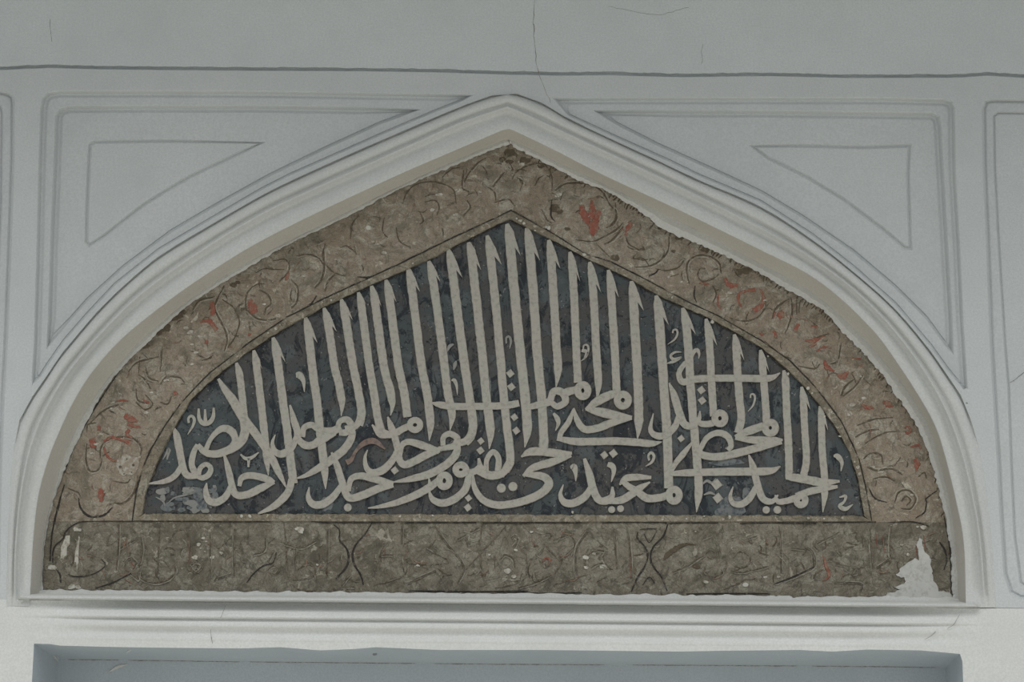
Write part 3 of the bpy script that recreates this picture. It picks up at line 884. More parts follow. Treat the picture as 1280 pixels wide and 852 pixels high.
def blob(cx, cy, r, seed, n=16, amp=0.35, sx=1.0, sy=1.0):
    rr = random.Random(seed)
    n = max(n, 14)
    hs = [(k, rr.uniform(-1, 1) * amp / k ** 0.6, rr.uniform(0, 6.28)) for k in (1, 2, 3, 5, 7)]
    out = []
    for i in range(n):
        t = 2 * math.pi * i / n
        q = r * max(0.35, 1 + 0.6 * sum(a * math.cos(k * t + p) for k, a, p in hs) + 0.05 * rr.uniform(-1, 1))
        out.append((cx + sx * q * math.cos(t), cy + sy * q * math.sin(t)))
    return out


wf = prism('flower', blob(158, 581.5, 14, 3, 44, 0.34), M['flower'], border, d=PD + 0.001, th=0.0028, dfun=lambda x, y: rough(158, 582), chamfer=0.8)
setp(wf, 'pale lime flower with two dark dots')
for q in ((150.2, 583.2), (166.7, 581), (158.5, 573.5), (155, 592), (164.5, 590)):
    prism('dot', disc(q[0], q[1], 1.9 if q[1] in (583.2, 581) else 1.1), M['vine'], wf, d=PD - 0.001, th=0.0016, dfun=lambda x, y: rough(158, 582), chamfer=0.3)
# flakes where the paint has gone and soot marks along the upper edge
for k, (x, y, r) in enumerate([(1080, 497, 4), (1066, 506, 5), (1060, 518, 3), (1100, 590, 4), (1092, 583, 3), (1140, 618, 3), (697, 243, 6), (653, 205, 5), (650, 202, 3), (852, 352, 2.5), (860, 352, 2), (836, 346, 3), (956, 375, 3), (912, 366, 4),
                               (480, 316, 4), (470, 305, 3), (250, 420, 4), (238, 415, 5), (232, 410, 4), (240, 430, 3), (245, 440, 4), (600, 240, 3), (460, 285, 5), (548, 243, 5), (540, 262, 4), (570, 268, 4), (120, 555, 4), (114, 566, 3), (140, 510, 3), (240, 455, 3),
                               (208, 475, 4), (190, 490, 3), (183, 515, 4), (1030, 520, 3), (1050, 545, 2.5), (1075, 470, 3), (685, 284, 4), (330, 380, 3), (380, 345, 2.5)]):
    prism('flake', blob(x, y, r * 0.62, k, 11, 0.55, 1.35, 0.8), M['chip'], border, d=PD + 0.0005, th=0.0022, dfun=lambda a, b, x=x, y=y: rough(x, y), chamfer=0.4)
rs = random.Random(5)
pr = resample(P_R, 4.0)
for k in range(2, len(pr) - 8):
    if rs.random() < (0.62 if 30 < k < 115 else 0.25):
        x, y = pr[k]
        L = rs.uniform(2.5, 7.5)
        a = rs.uniform(1.7, 2.5)
        ribbon('soot_mark', [(x + 1, y - 1, 1.2), (x + L * 0.5 * math.cos(a), y + L * 0.5 * math.sin(a), rs.uniform(1.5, 3.4)), (x + L * math.cos(a), y + L * math.sin(a), 0.8)], M['vine'], border, d=PD + 0.0006, th=0.0018, dfun=rough, sub=3)
for x, y, r in ((216, 396, 8), (206, 410, 7), (199, 415, 5), (226, 390, 5), (292, 356, 4), (297, 353, 3), (183, 433, 4), (646, 194, 7), (636, 190, 6), (655, 200, 6), (676, 207, 4), (628, 200, 4), (637, 203, 4), (692, 260, 6), (700, 265, 4), (850, 296, 5), (880, 312, 5), (935, 338, 6), (925, 340, 5), (770, 322, 5), (842, 314, 2.5), (803, 311, 2.5), (709, 286, 3), (303, 386, 3)):
    prism('soot_mark', blob(x, y, r, int(x * y), 13, 0.5, 1.2, 0.8), M['vine'], border, d=PD + 0.0006, th=0.0016, dfun=lambda a, b, x=x, y=y: rough(x, y), chamfer=0.4)

# dark inscription panel -----------------------------------------------------
FD = PD + 0.004
panel = thing('calligraphy_panel', 'charcoal pointed-arch panel of tall ivory Arabic calligraphy, in the middle of the tympanum', 'inscription', W(640, 643, FD))
FILLx = [(p[0], p[1]) for p in FILL]
ffun = lambda x, y: -0.0008 * fbm(x, y, 0.08, 1.0, 3)
relief('painted_field', zz(inset(FIELD, -1.5), FD, 6), M['field'], pts=grid_pts(FIELD, 9, FD), dfun=ffun, parent=panel)
inner = jag(FIELD[:34], 1.0, 8.0, 3.0)
nn = 420
fil = [(resample_n(FILLx, nn), PD + 0.002), (lerp_curves(resample_n(FILLx, nn), resample_n(inner, nn), 0.12), PD - 0.004), (lerp_curves(resample_n(FILLx, nn), resample_n(inner, nn), 0.85), PD - 0.004), (resample_n(inner, nn), PD + 0.006)]
loft('fillet', fil, M['fillet'], parent=panel, n=nn, smooth=False, dfun=lambda x, y: 0.5 * rough(x, y))
bt = jag([(180, 641.5), (640, 642.5), (1079, 644)], 1.2, 9.0, 3.0)
loft('fillet', [(bt, PD + 0.006), ([(p[0], p[1] + 1.2) for p in bt], PD - 0.004), ([(166, 650), (640, 651.5), (1090, 651)], PD - 0.004), ([(165, 651.5), (640, 653), (1091, 652.5)], PD + 0.002)], M['fillet'], parent=panel, n=300, smooth=False, dfun=lambda x, y: 0.5 * rough(x, y))
rs = random.Random(3)
for half, w0 in ((FILLx[:16], 2.0), (FILLx[15:], 2.0)):
    half = resample(half, 6)
    i = 0
    while i < len(half) - 3:
        n = rs.randint(7, 16)
        seg = half[i:i + n]
        if len(seg) > 2:
            ribbon('outline', taper([(p[0], p[1], w0 * rs.uniform(0.6, 1.35)) for p in seg]), M['dark'], panel, d=PD + 0.002, th=0.005, sub=2)
        i += n - 1 + rs.randint(0, 2)
for half in (FIELD[2:17], FIELD[16:34]):
    half = resample(half, 6)
    i = 0
    while i < len(half) - 3:
        n = rs.randint(5, 14)
        seg = half[i:i + n]
        if len(seg) > 2:
            ribbon('outline', taper([(p[0], p[1] + 1.0, rs.uniform(0.7, 2.0)) for p in seg]), M['dark'], panel, d=FD, th=0.0035, sub=2)
        i += n + rs.randint(0, 6)
for k, (x, y) in enumerate([(1010, 485), (1015, 491), (1039, 515), (1068, 577), (1072, 584), (1075, 592), (646, 273), (650, 276), (655, 279), (669, 288), (686, 285), (516, 329), (481, 345), (414, 375), (350, 406), (345, 410), (335, 416), (840, 372), (730, 318),
                              (880, 645), (904, 649), (912, 646), (828, 649), (858, 648), (716, 640), (500, 645), (541, 644), (302, 645), (312, 645), (1010, 647), (1030, 648), (1053, 647), (890, 402), (960, 445), (985, 467)]):
    prism('flake', blob(x, y, rs.uniform(1.2, 2.6), k + 50, 9, 0.4), M['chip'], panel, d=PD - 0.002, th=0.004, chamfer=0.3)
# scraped grey patches in the lower corners
rq = random.Random(21)
SCR = [(918, 632, 15, 1.2, 0.9), (906, 638, 9, 1.3, 0.7), (934, 618, 8, 0.9, 1.1), (912, 577, 10, 2.2, 0.5), (408, 630, 9, 0.9, 1.0), (612, 484, 6, 0.5, 2.2), (658, 478, 5, 0.4, 2.0), (438, 615, 6, 1, 1)]
for k in range(34):
    SCR.append((rq.uniform(203, 262), rq.uniform(612, 638), rq.uniform(2.0, 6.5), rq.uniform(0.7, 1.7), rq.uniform(0.5, 1.1)))
for k in range(10):
    SCR.append((rq.uniform(262, 276), rq.uniform(600, 635), rq.uniform(2.5, 6), rq.uniform(0.6, 1.1), rq.uniform(0.7, 1.5)))
for k, (x, y, r, sx, sy) in enumerate(SCR):
    prism('scrape', blob(x, y, r, k + 90, 22, 0.38, sx, sy), M['scar' if k % 5 else 'faint'] if k > 7 else M['scar'], panel, d=FD + 0.001, th=0.0018 + 0.00003 * k, chamfer=0.4)
for c, p in (('L1', [(95, 700, 5), (130, 720, 14), (140, 745, 6)]), ('L1', [(150, 735, 4), (185, 705, 10), (240, 690, 14), (290, 670, 6)]), ('L1', [(130, 520, 5), (160, 470, 22), (150, 520, 10)]), ('L1', [(230, 690, 4), (260, 660, 10), (300, 655, 4)])):
    ribbon('scrape', T(c, p), M['faint'], panel, d=FD + 0.001, th=0.003)

# tall shafts: (x, y) from the pen tip down, width in photo pixels, tip of the barb, sharp foot or not
V = [
    ([(295.3, 453), (299, 475), (303, 512), (305, 528)], 9.5, (304.5, 474), 0),
    ([(317, 437.5), (325, 504), (331, 560), (334, 594)], 10, (327.5, 462), 1),
    ([(341.5, 421.5), (344, 440), (351, 492), (358, 543), (363, 585), (365.5, 604)], 11, (357, 453), 0),
    ([(382, 396.5), (389, 460), (395, 504.5), (399, 543), (404, 585), (405.5, 611)], 11, (397, 429), 1),
    ([(405, 384.5), (411, 420), (417, 460), (422, 479), (426, 505), (425, 520)], 10.5, (421, 414.5), 1),
    ([(426.6, 373.5), (434, 420), (440.5, 460), (447, 492), (450.5, 517), (447, 531)], 11, (441, 400), 0),
    ([(448, 365), (454, 410), (460.5, 460), (466, 492), (471, 524), (476, 539)], 10.5, (456, 384), 0),
    ([(464.5, 357), (471, 405), (478.8, 460), (486, 487), (489, 507), (486.5, 519)], 11, (477, 383.5), 1),
    ([(482.5, 349.5), (489, 400), (497, 460), (503, 487), (508, 521)], 11, (495.8, 378), 0),
    ([(509.8, 333.8), (517, 390), (526, 460), (532.5, 492), (536.5, 530), (535, 551)], 11, (525.2, 365), 1),
    ([(536, 326), (544, 380), (552, 440), (558.5, 492), (563.5, 517.5), (561, 538)], 11, (550.7, 352.5), 1),
    ([(560.5, 311.3), (568, 370), (577, 440), (584.5, 492), (589.5, 525), (588, 543), (580, 553)], 11.5, (578, 347), 0),
    ([(586, 302.5), (593.5, 370), (601, 440), (606, 492), (611.5, 538), (610, 561)], 11.5, (601.6, 338), 1),
    ([(609, 294), (617, 370), (623.5, 440), (629, 505), (634, 548), (636.5, 575), (630, 588)], 11, (627.2, 331), 0),
    ([(634, 279.5), (642, 370), (649, 440), (654.5, 492), (657.5, 535), (654.5, 559)], 12.5, (651, 320), 1),
    ([(658.5, 284.5), (665.5, 370), (670, 440), (675, 492), (678, 543), (678, 562)], 12, (675, 326), 0),
    ([(686, 299.5), (690.5, 370), (694, 430), (696, 463), (693.5, 484)], 11, (700.5, 336), 1),
    ([(712.5, 314.5), (716, 370), (719, 440), (721, 478)], 10.5, (725.2, 352), 0),
    ([(737, 327), (741, 380), (744, 440), (746.5, 478), (744.5, 500)], 10.5, (751.2, 365.5), 1),
    ([(760.5, 337), (764, 390), (767, 440), (769.5, 492)], 10.5, (773.5, 372), 0),
    ([(789.5, 351), (791.5, 400), (795, 460), (797, 525), (795.3, 549)], 12, (804.8, 388.5), 1),
    ([(820.5, 369), (824, 420), (829, 492), (833, 556), (834.5, 610)], 12, (836, 406.5), 0),
    ([(853.5, 384.5), (858, 425), (862.5, 492), (868, 556), (872, 608), (869, 640)], 11, (869.8, 418), 1),
    ([(882.6, 398), (886, 440), (888, 480), (890.7, 520)], 10, (896.5, 432), 0),
    ([(918, 417.5), (921, 475), (923, 500), (925, 523), (921, 541)], 10.5, (930.5, 450.5), 0),
    ([(950.6, 437), (953, 475), (955, 500), (957, 530)], 10, (961.5, 465), 0),
    ([(979.8, 462.5), (982, 517), (984.5, 569), (984.5, 597)], 10, (988.8, 489.5), 0),
    ([(1002, 483), (1004, 530), (1006.5, 574), (1002.5, 596)], 9.5, (1013.2, 512.5), 0),
    ([(1025, 507), (1026, 556), (1029.5, 608), (1027, 640)], 9.5, (1035.2, 538.5), 1),
]
zi = 0
for pts, w, barb, sharp in V:
    q = []
    # dense centre line so that the tip and the foot can taper
    cl = resample_n(spline([(a, b) for a, b in pts], 6), 26)
    L = sum(math.hypot(b[0] - a[0], b[1] - a[1]) for a, b in zip(cl, cl[1:]))
    for i, (x, y) in enumerate(cl):
        s = L * i / 25
        k = min(1.0, 0.38 + 0.62 * s / 11.0)
        if sharp: k *= min(1.0, 0.10 + 0.90 * (L - s) / 22.0)
        off = -0.5 * (1 - k) * w * 0.5 if s < 16 else 0.0
        q.append((x + off + (1.5 if s < 16 else 1.5), y, w * k))
    tx, ty = q[0][0], q[0][1]
    bx, by = barb
    sy_ = by - 0.30 * (by - ty)
    shaft_x = None
    for a, b, c in q:
        if b <= sy_: shaft_x = a + 0.30 * c
    ex = [(tx + 0.5, ty + 0.5), (tx + 1.6, ty + 1.2), (tx + 0.50 * (bx - tx) + 1.6, ty + 0.42 * (by - ty)), (bx, by), (shaft_x + 1.5, sy_), (shaft_x - 2, sy_ + 1), (tx, ty + 8)]
    zi += 1
    ribbon('letter_shaft', q, M['letter'], panel, d=FD, th=0.0044 + 0.000012 * zi, ch=0.06, sub=2, wob=0.06, extra=ex)

LET = {
    'L1': [[(398, 128, 14), (430, 180, 34), (470, 235, 46), (520, 320, 46), (590, 410, 42), (650, 500, 40), (690, 580, 34), (727, 655, 6)],
           [(520, 320, 44), (528, 375, 46), (510, 430, 46), (455, 470, 42), (390, 492, 38), (335, 484, 34), (298, 448, 26)],
           [(335, 478, 26), (365, 415, 24), (415, 370, 34), (462, 382, 40), (480, 425, 34), (462, 460, 30)],
           [(298, 446, 22), (278, 490, 30), (270, 545, 32), (290, 592, 34)], [(300, 600, 26), (312, 560, 26), (340, 542, 24), (362, 562, 26), (352, 592, 30), (322, 608, 28), (296, 598, 26)],
           [(300, 598, 26), (250, 596, 34), (228, 560, 36), (212, 480, 38), (198, 410, 38), (184, 368, 14)], [(224, 545, 28), (190, 596, 30), (140, 624, 26), (60, 636, 8)],
           [(428, 500, 14), (448, 570, 32), (466, 650, 34), (486, 690, 36), (540, 688, 38), (600, 660, 38), (668, 626, 24)], [(500, 648, 20), (512, 608, 30), (560, 596, 34), (630, 612, 36), (670, 630, 20)],
           [(465, 640, 28), (432, 700, 34), (388, 726, 38), (352, 716, 36), (338, 672, 28), (342, 632, 6)]],
    'L2': [[(203, 255, 10), (222, 330, 34), (240, 390, 36), (232, 430, 32)], [(242, 395, 26), (210, 462, 36), (165, 492, 38), (130, 480, 32), (118, 440, 20), (132, 398, 5)],
           [(262, 410, 30), (272, 366, 30), (308, 352, 32), (340, 372, 30), (400, 384, 42), (450, 362, 36)], [(240, 415, 30), (268, 446, 38), (310, 450, 38), (360, 420, 44), (420, 386, 36)],
           [(432, 378, 26), (444, 336, 28), (478, 326, 34), (500, 356, 36), (478, 386, 36), (440, 390, 28)], [(498, 350, 30), (503, 405, 38), (470, 465, 40), (410, 516, 42), (340, 562, 36), (280, 596, 22), (228, 612, 5)], [(470, 372, 34), (520, 358, 32), (546, 318, 40)],
           [(404, 484, 10), (428, 540, 32), (450, 610, 36), (474, 684, 38), (500, 706, 38), (560, 690, 40), (630, 660, 40), (702, 638, 34)], [(486, 672, 24), (498, 616, 30), (540, 598, 34), (610, 612, 38), (702, 642, 36)],
           [(450, 648, 28), (412, 700, 36), (362, 735, 40), (314, 735, 36), (292, 700, 26), (296, 652, 5)],
           [(212, 615, 34), (192, 680, 38), (130, 742, 34), (48, 782, 8)], [(600, 350, 8), (640, 396, 36), (690, 398, 34)]],
    'L3': [[(88, 345, 38), (112, 390, 40), (160, 396, 38), (205, 372, 34), (240, 356, 34)], [(134, 312, 8), (150, 360, 34), (168, 410, 36), (182, 465, 36), (192, 522, 36), (216, 544, 38), (262, 528, 38), (322, 496, 40), (384, 472, 28)],
           [(192, 505, 24), (204, 450, 28), (238, 434, 32), (300, 450, 38), (384, 480, 30)], [(180, 480, 30), (152, 530, 36), (110, 570, 40), (62, 584, 38), (32, 560, 28), (24, 512, 18), (36, 472, 5)],
           [(402, 452, 26), (404, 412, 28), (434, 394, 30), (470, 416, 34), (458, 450, 34), (420, 462, 28), (380, 468, 24)], [(455, 445, 34), (510, 430, 36), (545, 392, 36)], [(472, 430, 30), (466, 490, 40), (420, 542, 40), (340, 588, 40), (250, 612, 32), (165, 628, 8)],
           [(395, 606, 30), (345, 648, 38), (272, 690, 38), (182, 726, 32), (100, 746, 20), (38, 754, 5)], [(333, 606, 5), (340, 655, 26)],
           [(515, 586, 36), (560, 574, 34), (590, 545, 30)], [(528, 590, 34), (512, 658, 38), (462, 708, 38), (402, 730, 38), (352, 712, 30), (333, 668, 8)], [(574, 512, 12), (586, 560, 32), (625, 592, 36), (697, 588, 36)],
           [(344, 244, 5), (385, 254, 32), (450, 262, 36), (560, 262, 36), (700, 258, 36), (770, 246, 34)]],
    'L4': [[(68, 588, 28), (72, 520, 26), (102, 482, 28), (128, 514, 30), (126, 575, 32)], [(30, 575, 34), (80, 598, 36), (135, 592, 38), (178, 556, 36)],
           [(5, 592, 10), (12, 655, 28), (50, 712, 34), (110, 738, 38), (180, 736, 38), (262, 716, 40), (332, 684, 42), (372, 640, 44), (352, 606, 40), (300, 594, 34), (245, 594, 10)], [(248, 600, 16), (296, 560, 36), (390, 530, 40), (480, 498, 20)],
           [(238, 506, 8), (282, 482, 40), (350, 482, 42), (430, 492, 40), (484, 488, 14)], [(268, 268, 24), (320, 254, 36), (390, 236, 40)],
           [(378, 236, 34), (396, 190, 36), (438, 196, 40), (452, 238, 36), (414, 262, 32), (384, 244, 28)], [(430, 205, 44), (470, 190, 40), (510, 180, 36)],
           [(544, 514, 16), (568, 590, 38), (588, 668, 40), (616, 716, 38), (662, 718, 34), (684, 700, 16)], [(580, 650, 32), (546, 700, 38), (492, 730, 40), (448, 726, 36), (428, 690, 22), (442, 640, 5)],
           [(430, 420, 26), (500, 432, 38), (600, 432, 38), (700, 430, 38), (800, 436, 38), (870, 442, 32), (918, 434, 6)]],
    'L5': [[(124, 278, 14), (180, 238, 44), (240, 208, 42), (290, 192, 32)], [(124, 272, 20), (190, 288, 44), (270, 306, 44), (348, 318, 22)], [(348, 318, 18), (260, 338, 38), (180, 368, 38), (118, 372, 36), (84, 330, 32), (66, 270, 8)], [(66, 276, 12), (42, 336, 28), (6, 388, 28), (-4, 430, 26)],
           [(254, 650, 10), (250, 700, 32), (205, 722, 34)], [(236, 722, 28), (300, 714, 38), (350, 684, 40), (386, 658, 34), (436, 628, 8)], [(288, 642, 8), (316, 612, 32), (370, 604, 34), (442, 606, 16)], [(302, 622, 28), (334, 650, 32), (372, 672, 36), (420, 706, 40), (480, 704, 38), (524, 690, 36)]],
    'L6': [[(102, 148, 8), (128, 215, 38), (152, 296, 40), (178, 350, 38), (220, 354, 34), (246, 322, 24), (252, 284, 6)], [(150, 308, 28), (130, 360, 34), (86, 400, 36), (42, 404, 34), (12, 374, 24), (26, 296, 5)], [(240, 322, 20), (256, 345, 30), (300, 346, 34), (334, 332, 34)],
           [(205, 140, 36), (164, 142, 34), (150, 102, 28), (174, 60, 26), (204, 36, 22)], [(185, 134, 38), (300, 126, 36), (450, 126, 36), (585, 126, 34), (640, 100, 5)],
           [(422, 412, 22), (476, 386, 40), (560, 356, 40)], [(422, 414, 20), (520, 426, 40), (600, 426, 38), (652, 424, 12)], [(648, 434, 22), (540, 460, 38), (440, 486, 40), (340, 506, 38), (268, 498, 36), (240, 470, 30)], [(252, 470, 26), (286, 414, 28), (338, 390, 32), (386, 408, 34), (402, 452, 28), (386, 474, 24)],
           [(108, 588, 22), (200, 583, 36), (400, 578, 40), (580, 576, 38), (642, 552, 6)], [(216, 434, 10), (172, 490, 30), (132, 540, 26), (110, 584, 20)],
           [(488, 496, 8), (508, 556, 36), (530, 640, 36), (556, 708, 36), (600, 722, 28), (630, 690, 8)], [(526, 648, 28), (490, 708, 36), (450, 736, 34), (412, 730, 28), (398, 698, 20), (412, 650, 5)]],
    'L7': [[(240, 602, 26), (280, 606, 40), (340, 616, 42), (420, 630, 42), (502, 624, 12)], [(492, 650, 16), (420, 660, 34), (350, 676, 36), (290, 696, 30)], [(190, 690, 8), (204, 722, 28), (250, 718, 32), (300, 702, 34), (330, 700, 20)]],
}
RINGS = [('L3', 266, 352, 26, 25, 28), ('L3', 408, 622, 26, 30, 30), ('L3', 488, 568, 26, 24, 30), ('L4', 536, 186, 26, 30, 32), ('L5', 304, 232, 28, 30, 32), ('L5', 552, 692, 26, 30, 32), ('L6', 348, 320, 26, 28, 30), ('L6', 592, 366, 26, 28, 32), ('L7', 314, 716, 22, 24, 30)]
for c, ls in LET.items():
    for p in ls:
        zi += 1
        ribbon('letter_curve', T(c, p), M['letter'], panel, d=FD, th=0.0050 + 0.000006 * zi, ch=0.06, sub=6, wob=0.04)
for c, x, y, rx, ry, w in RINGS:
    pts = [(x + rx * 0.95 * math.cos(k * math.pi / 5), y + ry * 0.95 * math.sin(k * math.pi / 5), w * 1.16) for k in range(10)]
    zi += 1
    ribbon('letter_loop', T(c, pts), M['letter'], panel, d=FD, th=0.0060 + 0.00001 * zi, ch=0.06, sub=3, closed=True, wob=0.03)
for c, x, y, r in [('L2', 483, 752, 20), ('L4', 142, 658, 23), ('L4', 198, 650, 23), ('L5', 250, 762, 18), ('L5', 293, 757, 18), ('L6', 572, 763, 19), ('L6', 626, 763, 20)]:
    q = T(c, [(x, y, r)])[0]
    prism('dot', disc(q[0], q[1], q[2], 16), M['letter'], panel, d=FD, th=0.0040)
for c, x, y, r in [('L3', 168, 572, 22), ('L3', 585, 430, 20), ('L3', 583, 476, 22), ('L3', 525, 706, 20), ('L3', 522, 752, 22), ('L4', 185, 103, 23), ('L4', 190, 168, 23), ('L4', 205, 315, 21), ('L4', 214, 380, 22), ('L4', 640, 498, 22), ('L4', 684, 490, 24),
                   ('L6', 160, 418, 20), ('L6', 258, 184, 23), ('L6', 262, 234, 23), ('L6', 332, 640, 30), ('L6', 338, 706, 28)]:
    q = T(c, [(x, y, r)])[0]
    prism('diamond_dot', disc(q[0], q[1], q[2], 4, 0.12), M['letter'], panel, d=FD, th=0.0046)
MARKS = [('L1', [(256, 342, 12), (254, 320, 13), (268, 308, 14), (282, 324, 16), (276, 355, 14), (250, 398, 4)], 'letter'), ('L1', [(303, 272, 10), (306, 320, 20), (325, 344, 24), (355, 340, 24), (374, 312, 20), (376, 268, 10)], 'letter'), ('L1', [(334, 276, 10), (336, 335, 20)], 'letter'),
         ('L1', [(506, 494, 8), (530, 514, 18), (560, 510, 18), (594, 484, 6)], 'letter'), ('L1', [(546, 512, 18), (544, 556, 10)], 'letter'), ('L2', [(232, 112, 24), (250, 112, 36), (268, 140, 22), (273, 192, 4)], 'letter'),
         ('L2', [(476, 534, 30), (500, 520, 22), (524, 476, 16), (562, 440, 28), (612, 430, 30), (664, 468, 8)], 'pink'), ('L4', [(394, 295, 12), (412, 320, 26), (418, 345, 20), (404, 380, 4)], 'letter'), ('L4', [(476, 558, 12), (494, 556, 34), (502, 590, 18), (502, 624, 4)], 'letter'),
         ('L5', [(230, 542, 24), (254, 552, 30), (260, 580, 22), (248, 628, 4)], 'letter'), ('L5', [(432, 524, 11), (428, 500, 12), (442, 486, 14), (455, 504, 15), (444, 532, 13), (414, 552, 4)], 'letter'),
         ('U8', [(232, 262, 12), (238, 240, 13), (260, 240, 16), (266, 268, 16), (244, 308, 14), (196, 342, 4)], 'letter'), ('U8', [(294, 396, 6), (248, 398, 16), (218, 424, 20), (240, 448, 24), (296, 434, 14)], 'letter'), ('U8', [(188, 478, 4), (236, 464, 24), (296, 436, 10)], 'letter'),
         ('U8', [(366, 440, 18), (384, 394, 30), (408, 384, 30), (420, 412, 18), (416, 444, 4)], 'letter'), ('U8', [(784, 722, 12), (788, 698, 13), (808, 698, 16), (816, 726, 16), (802, 776, 14), (766, 818, 4)], 'letter'),
         ('U7', [(542, 405, 12), (546, 376, 13), (568, 370, 16), (582, 396, 18), (566, 456, 15), (524, 494, 4)], 'letter'), ('U6', [(512, 640, 10), (534, 640, 32), (552, 680, 22), (558, 750, 4)], 'letter'), ('U6', [(930, 360, 14), (930, 318, 16), (952, 308, 20), (965, 345, 20), (955, 400, 6)], 'faint'),
         ('U6', [(480, 420, 10), (500, 380, 28), (530, 365, 12)], 'faint'), ('U6', [(530, 560, 10), (540, 520, 30), (550, 490, 8)], 'faint'),
         ('L7', [(472, 502, 10), (492, 504, 28), (512, 534, 20), (508, 576, 4)], 'letter'), ('L7', [(500, 702, 6), (530, 696, 16), (524, 722, 12), (502, 744, 20), (530, 758, 22), (566, 736, 4)], 'letter'), ('L6', [(262, 640, 6), (285, 622, 14), (310, 632, 12), (330, 610, 6)], 'faint'), ('L6', [(270, 690, 6), (300, 680, 14), (325, 690, 6)], 'faint'),
         ('L4', [(530, -8, 14), (556, 0, 20), (540, 38, 4)], 'letter')]
for c, p, mm in MARKS:
    o = ribbon('vowel_mark', T(c, p), M[mm], panel, d=FD, th=0.0038, ch=0.06, sub=5)
    if mm == 'pink': o['label'] = 'faded pink curl'

# cartouche band -----------------------------------------------------
band = thing('cartouche_band', 'worn olive-brown band of incised cartouches along the bottom of the tympanum', 'frieze', W(640, 742, PD))
bpoly = [(56, 647), (180, 647), (640, 648), (1090, 648), (1187, 648), (1192, 668), (1197, 693), (1201, 752), (900, 747), (640, 745), (300, 743), (50, 741), (50, 720), (54, 668)]
relief('painted_ground', zz(bpoly, PD + 0.0005, 4), M['band'], pts=grid_pts(bpoly, 4.0, PD + 0.0005), dfun=rough, parent=band)
HEAVY = [('a', [(1290, 118, 5), (1000, 118, 8), (700, 117, 7), (400, 118, 7), (330, 125, 8), (270, 155, 9), (232, 195, 11), (215, 240, 11), (165, 285, 12), (146, 330, 13), (145, 405, 8)]), ('a', [(190, 0, 12), (150, 150, 12), (135, 250, 12), (125, 395, 12)]),
         ('a', [(170, 455, 8), (195, 490, 14), (200, 545, 10)]), ('b', [(20, 118, 7), (250, 122, 8), (540, 122, 7)]), ('b', [(830, 118, 6), (920, 128, 10), (1000, 128, 7), (1230, 128, 6)]),
         ('b', [(985, 140, 6), (1025, 180, 8), (1028, 250, 12), (1075, 310, 14), (1090, 380, 15), (1065, 450, 15), (1000, 515, 10)]), ('b', [(1250, 133, 6), (1200, 210, 9), (1140, 280, 12), (1116, 350, 16), (1130, 420, 16), (1172, 490, 13), (1192, 558, 12)]),
         ('c', [(160, 128, 6), (350, 128, 8)]), ('c', [(420, 132, 6), (500, 128, 11), (920, 128, 11)]), ('c', [(960, 130, 6), (1275, 132, 10)]), ('d', [(0, 128, 8), (400, 130, 8), (640, 130, 6)]), ('d', [(740, 130, 6), (900, 126, 9), (1190, 128, 6)]),
         ('d', [(985, 195, 8), (985, 240, 10), (1040, 300, 12), (1055, 370, 14), (1030, 440, 14), (985, 510, 14), (942, 605, 8)]), ('d', [(1195, 140, 8), (1165, 220, 14), (1092, 300, 13), (1076, 380, 15), (1100, 440, 14), (1155, 510, 11), (1190, 602, 8)]),
         ('d', [(1000, 176, 5), (1060, 170, 8), (1120, 172, 5)]), ('d', [(1030, 205, 4), (1068, 265, 7), (1118, 185, 4)]), ('d', [(1020, 560, 4), (1066, 505, 7), (1105, 548, 4)]), ('e', [(230, 135, 6), (400, 130, 8), (600, 130, 6)]), ('e', [(750, 135, 5), (900, 130, 9), (1280, 132, 7)]),
         ('f', [(270, 128, 6), (450, 125, 9), (640, 122, 8)]), ('f', [(740, 124, 6), (900, 122, 9), (1010, 152, 6)]), ('f', [(1082, 262, 8), (1118, 318, 14), (1132, 390, 10), (1112, 455, 6)]), ('f', [(1112, 80, 6), (1136, 200, 8), (1155, 330, 9), (1160, 480, 8), (1162, 615, 6)]),
         ('a', [(250, 485, 6), (300, 502, 9), (400, 492, 9), (480, 455, 8), (510, 415, 7), (480, 380, 5)]), ('a', [(440, 582, 5), (560, 545, 11), (690, 480, 9)]), ('e', [(985, 556, 8), (1130, 500, 11), (1265, 436, 7)]), ('b', [(380, 545, 6), (430, 480, 11), (500, 425, 9), (560, 408, 8), (588, 335, 6)]),
         ('c', [(450, 600, 5), (700, 605, 14), (900, 606, 10), (1280, 602, 6)]), ('e', [(380, 622, 6), (700, 620, 12), (960, 620, 6)]), ('d', [(0, 605, 8), (300, 618, 10), (600, 612, 6)])]
